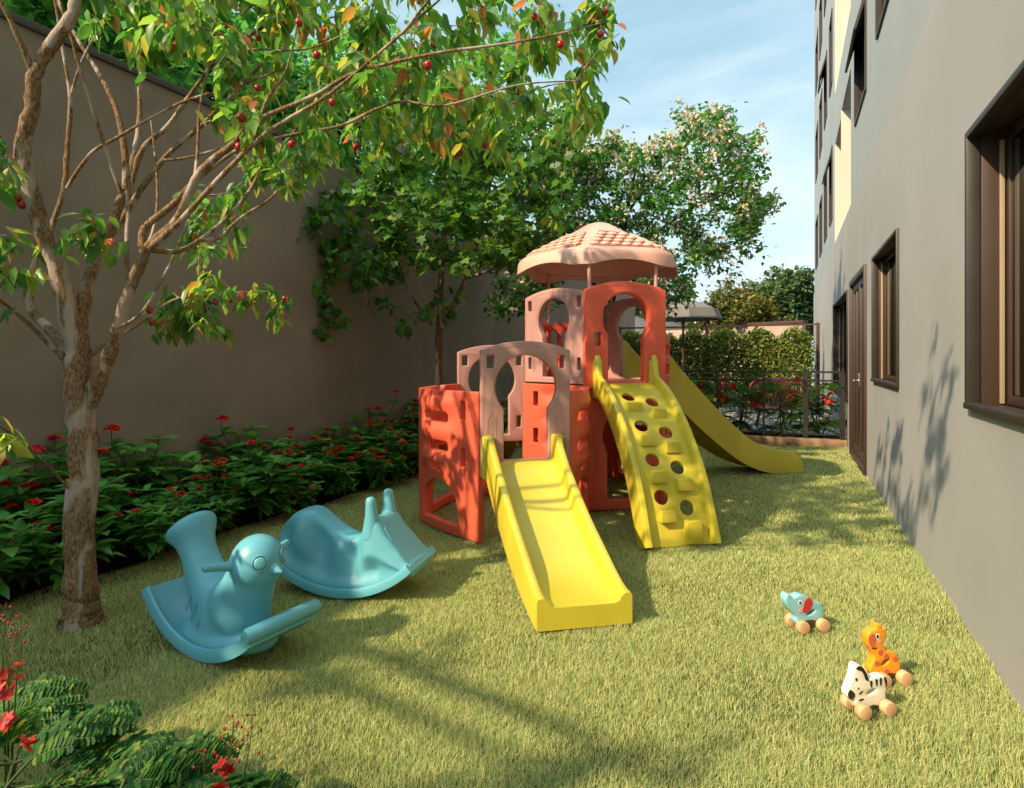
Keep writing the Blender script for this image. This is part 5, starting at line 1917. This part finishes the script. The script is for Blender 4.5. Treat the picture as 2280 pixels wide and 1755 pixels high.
for i, (px, py) in enumerate(fspots):
    cands = [p for p in fnodes if True]
    best, bd = None, 1e9
    for p in fnodes:
        lat, dep = p[0] * CY + p[1] * SY, -p[0] * SY + p[1] * CY
        if dep < .5: continue
        sx, sy_ = CX + lat / dep * F, HY + (EYE - p[2]) / dep * F
        q = (sx - px) ** 2 + (sy_ + 14 - py) ** 2 + 900 * max(0, dep - 2.4)
        if q < bd: bd, best = q, p
    c = Vector(best) - Vector(fruit_tree.location)
    m = MB()
    m.sphere(c + Vector((0, 0, -.045)), .0175 * random.uniform(.85, 1.15), 14, 9, (1, 1, 1.12))
    fr_ = m.build('fruit', M['fruit'], fruit_tree, angle=180)
    s = MB(); s.tube([c, c + Vector((.004, 0, -.028))], .0014, 4); s.build('stalk', M['bark'], fr_)

# slim tree behind the small tower
b0 = camw(-.873, 7.2, -.02)
limbs = [
    [(b0.x, b0.y, b0.z, .060)] + A((972, 1000, 7.2, .054), (975, 850, 7.2, .052), (978, 735, 7.2, .046), (983, 620, 7.2, .036), (988, 520, 7.2, .034), (992, 400, 7.2, .027), (1005, 310, 7.15, .020), (1030, 200, 7.1, .012)),
    A((980, 740, 7.2, .034), (1005, 690, 7.15, .028), (1032, 630, 7.1, .026), (1062, 545, 7.05, .020), (1085, 440, 7.0, .013), (1110, 340, 6.9, .008)),
    A((1034, 622, 7.1, .018), (1110, 595, 6.9, .014), (1175, 570, 6.7, .009), (1230, 520, 6.6, .005)),
    A((972, 735, 7.2, .022), (930, 680, 7.3, .018), (905, 640, 7.3, .017), (882, 588, 7.35, .014), (912, 572, 7.5, .011)),
    A((905, 640, 7.3, .014), (875, 560, 7.1, .012), (820, 520, 7.0, .011), (770, 470, 6.9, .008), (690, 440, 6.8, .006), (620, 470, 6.6, .004)),
    A((988, 530, 7.2, .016), (930, 560, 7.1, .012), (850, 545, 7.0, .009), (740, 560, 6.8, .006), (690, 600, 6.7, .004)),
    A((992, 400, 7.2, .018), (930, 330, 7.2, .012), (860, 290, 7.2, .008)),
    A((1000, 480, 7.2, .016), (1090, 430, 7.4, .012), (1170, 370, 7.6, .008), (1240, 330, 7.6, .005)),
]
T = poly_targets([(840, 260), (920, 190), (1080, 170), (1260, 240), (1300, 380), (1230, 540), (1120, 610), (1010, 600), (930, 590), (850, 520), (800, 410)], 300, 6.2, 8.2)
T += poly_targets([(590, 500), (700, 400), (830, 420), (900, 560), (890, 640), (800, 640), (700, 610)], 62, 6.4, 7.4)
T += [tuple(at(*q)) for q in ((700, 650, 6.7), (740, 690, 6.7), (710, 740, 6.7), (760, 720, 6.8), (790, 640, 6.8), (885, 730, 7.0), (940, 690, 7.0), (990, 700, 7.0), (845, 670, 7.0), (975, 660, 6.9), (1010, 650, 6.9))]
make_tree('maple_tree', 'slim lobed leaf tree with forked pale trunk behind the small tower', 'tree', limbs, T, M['leaf_maple'], 17, .112, .105, TM_MAPLE, M['bark2'], droop=.55, r_twig=.004, spread=.20, twig_leaf=.55)

# flowering tree behind the big tower
b0 = camw(1.40, 9.3, -.02)
limbs = [
    [(b0.x, b0.y, b0.z, .075)] + A((1348, 850, 9.3, .065), (1352, 740, 9.3, .055), (1365, 660, 9.3, .045), (1385, 560, 9.3, .036), (1400, 450, 9.3, .026), (1420, 360, 9.3, .016)),
    A((1365, 680, 9.3, .034), (1310, 620, 9.2, .026), (1230, 560, 9.1, .018), (1150, 520, 9.0, .010)),
    A((1380, 590, 9.3, .034), (1460, 520, 9.2, .026), (1560, 450, 9.1, .018), (1660, 400, 9.0, .009)),
    A((1375, 620, 9.3, .030), (1450, 620, 9.0, .022), (1540, 580, 8.8, .014), (1640, 540, 8.7, .008)),
    A((1400, 470, 9.3, .024), (1470, 380, 9.3, .017), (1540, 290, 9.3, .008)),
    A((1395, 520, 9.3, .022), (1330, 440, 9.4, .016), (1260, 380, 9.4, .008)),
    A((1352, 740, 9.3, .03), (1290, 690, 9.5, .02), (1200, 660, 9.4, .012), (1120, 650, 9.2, .007)),
]
T = poly_targets([(1110, 420), (1200, 330), (1330, 330), (1440, 340), (1500, 300), (1560, 225), (1640, 280), (1690, 310), (1720, 450), (1690, 560), (1560, 580), (1520, 620), (1440, 640), (1280, 600), (1080, 600)], 470, 8.2, 10.4)
T += poly_targets([(1170, 240), (1320, 250), (1430, 340), (1300, 440), (1170, 420)], 55, 8.3, 9.6)
T += [tuple(at(*q)) for q in ((1570, 235, 9.2), (1510, 250, 9.1), (1630, 240, 9.3), (1690, 300, 9.2), (1565, 300, 9.2), (1600, 270, 9.2), (1720, 445, 9.0), (1715, 470, 9.0), (1700, 555, 8.8), (1640, 600, 8.7), (1580, 600, 8.8), (1600, 550, 8.8), (1660, 520, 8.9))]
T += poly_targets([(1090, 640), (1240, 600), (1230, 690), (1090, 700)], 34, 8.2, 9.4)
T += poly_targets([(1470, 620), (1560, 600), (1540, 680), (1480, 700)], 12, 8.6, 9.4)
make_tree('flowering_tree', 'bushy tree covered with pale pink blossom clusters behind the roofed tower', 'tree', limbs, T, M['leaf_myrtle'], 30, .092, .052, TM_OVAL, M['bark3'], droop=.2, r_twig=.004, spread=.22, twig_leaf=.6, blossom=(.58, .095))


def simple_tree(name, label, base, h, crown, rad, n, leaf, per, L, W, group=None, bark='bark3'):
    bx, by, bz = base
    limbs = [[(bx, by, bz, .11), (bx + .05, by, bz + h * .25, .09), (bx - .04, by + .05, bz + h * .5, .07), (bx, by, bz + h * .75, .04), (bx, by, bz + h * .92, .015)]]
    for k in range(6):
        a = k * 1.05 + random.uniform(-.3, .3)
        z = bz + h * (.35 + .07 * k)
        limbs.append([(bx, by, z, .04), (bx + math.cos(a) * rad[0] * .4, by + math.sin(a) * rad[1] * .4, z + .5, .025), (bx + math.cos(a) * rad[0] * .8, by + math.sin(a) * rad[1] * .8, z + .9, .01)])
    make_tree(name, label, 'tree', limbs, ellipsoid_targets(crown, rad, n), leaf, per, L, W, TM_KITE, M[bark], droop=.25, r_twig=.006, spread=.35, twig_leaf=.7, group=group)


grp = 'trees rising behind the brown wall'
for px, d, zc, rad, lab in ((180, 6.8, 4.6, (1.5, 1.5, 1.4), 'bright green tree behind the brown wall, farthest left behind the fruit tree stems'),
                            (480, 8.2, 4.9, (1.8, 1.8, 1.7), 'bright green tree behind the brown wall, above the middle of the fruit tree'),
                            (800, 10.5, 5.3, (2.3, 2.3, 2.1), 'bright green tree behind the brown wall, left of the slim maple top'),
                            (1020, 13.5, 6.4, (2.6, 2.6, 2.6), 'tall bright green tree behind the brown wall, above the slim maple')):
    p = camw((px - CX) / F * d, d, -.06)
    simple_tree('garden_tree', lab, tuple(p), zc + rad[2] * .6, (p.x, p.y, zc), rad, 280, M['leaf_back'], 26, .19, .105, grp)
grp = 'trees in the distance beyond the hedge'
p = camw(11.2, 25, -.06)
simple_tree('distant_tree', 'rounded blue green tree beyond the hedge, touching the apartment building', tuple(p), 4.6, (p.x, p.y, 3.4), (2.0, 2.0, 1.9), 420, M['leaf_far'], 34, .22, .13, grp)
p = camw(8.6, 21, -.06)
simple_tree('distant_tree', 'golden green tree beyond the hedge, right beside the parasol', tuple(p), 3.6, (p.x - .9, p.y, 2.7), (1.7, 1.5, 1.35), 330, M['leaf_gold'], 32, .18, .10, grp)
p = camw(6.4, 29, -.06)
simple_tree('distant_tree', 'dark green tree beyond the hedge, behind the grey boarded house', tuple(p), 4.4, (p.x, p.y, 3.2), (2.6, 2.2, 1.7), 330, M['leaf_far'], 30, .22, .13, grp)

# a second fruit tree just outside the frame, whose limbs shade the near lawn
limbs = [
    [(-4.35, .10, -.03, .085), (-4.3, .08, .7, .07), (-4.2, .02, 1.4, .06), (-4.0, -.12, 2.0, .05), (-3.80, -.30, 2.35, .042), (-3.55, -.50, 2.60, .040), (-3.25, -.95, 2.92, .036), (-3.0, -1.35, 3.22, .028), (-2.8, -1.8, 3.5, .014)],
    [(-4.05, -.08, 1.85, .045), (-3.92, -.40, 2.25, .038), (-3.70, -.66, 2.52, .036), (-3.45, -1.12, 2.88, .033), (-3.22, -1.56, 3.22, .025), (-3.1, -2.0, 3.5, .012)],
    [(-4.25, .05, 1.2, .04), (-4.4, -.5, 2.0, .03), (-4.5, -1.1, 2.8, .02), (-4.4, -1.6, 3.3, .01)],
]
T = ellipsoid_targets((-3.5, -2.5, 3.5), (.9, .4, .3), 20) + ellipsoid_targets((-2.9, -2.1, 3.6), (.7, .6, .35), 24) + ellipsoid_targets((-4.1, -1.5, 3.4), (.5, .7, .35), 14) + ellipsoid_targets((-2.2, -2.0, 3.3), (.35, .35, .2), 8)
make_tree('fruit_tree', 'second fruit tree with sparse drooping leaves standing near the camera by the brown wall', 'tree', limbs, T, M['leaf_fruit'], 12, .10, .042, TM_OVAL, M['bark'], droop=1.0, r_twig=.005, spread=.1, twig_leaf=.6)
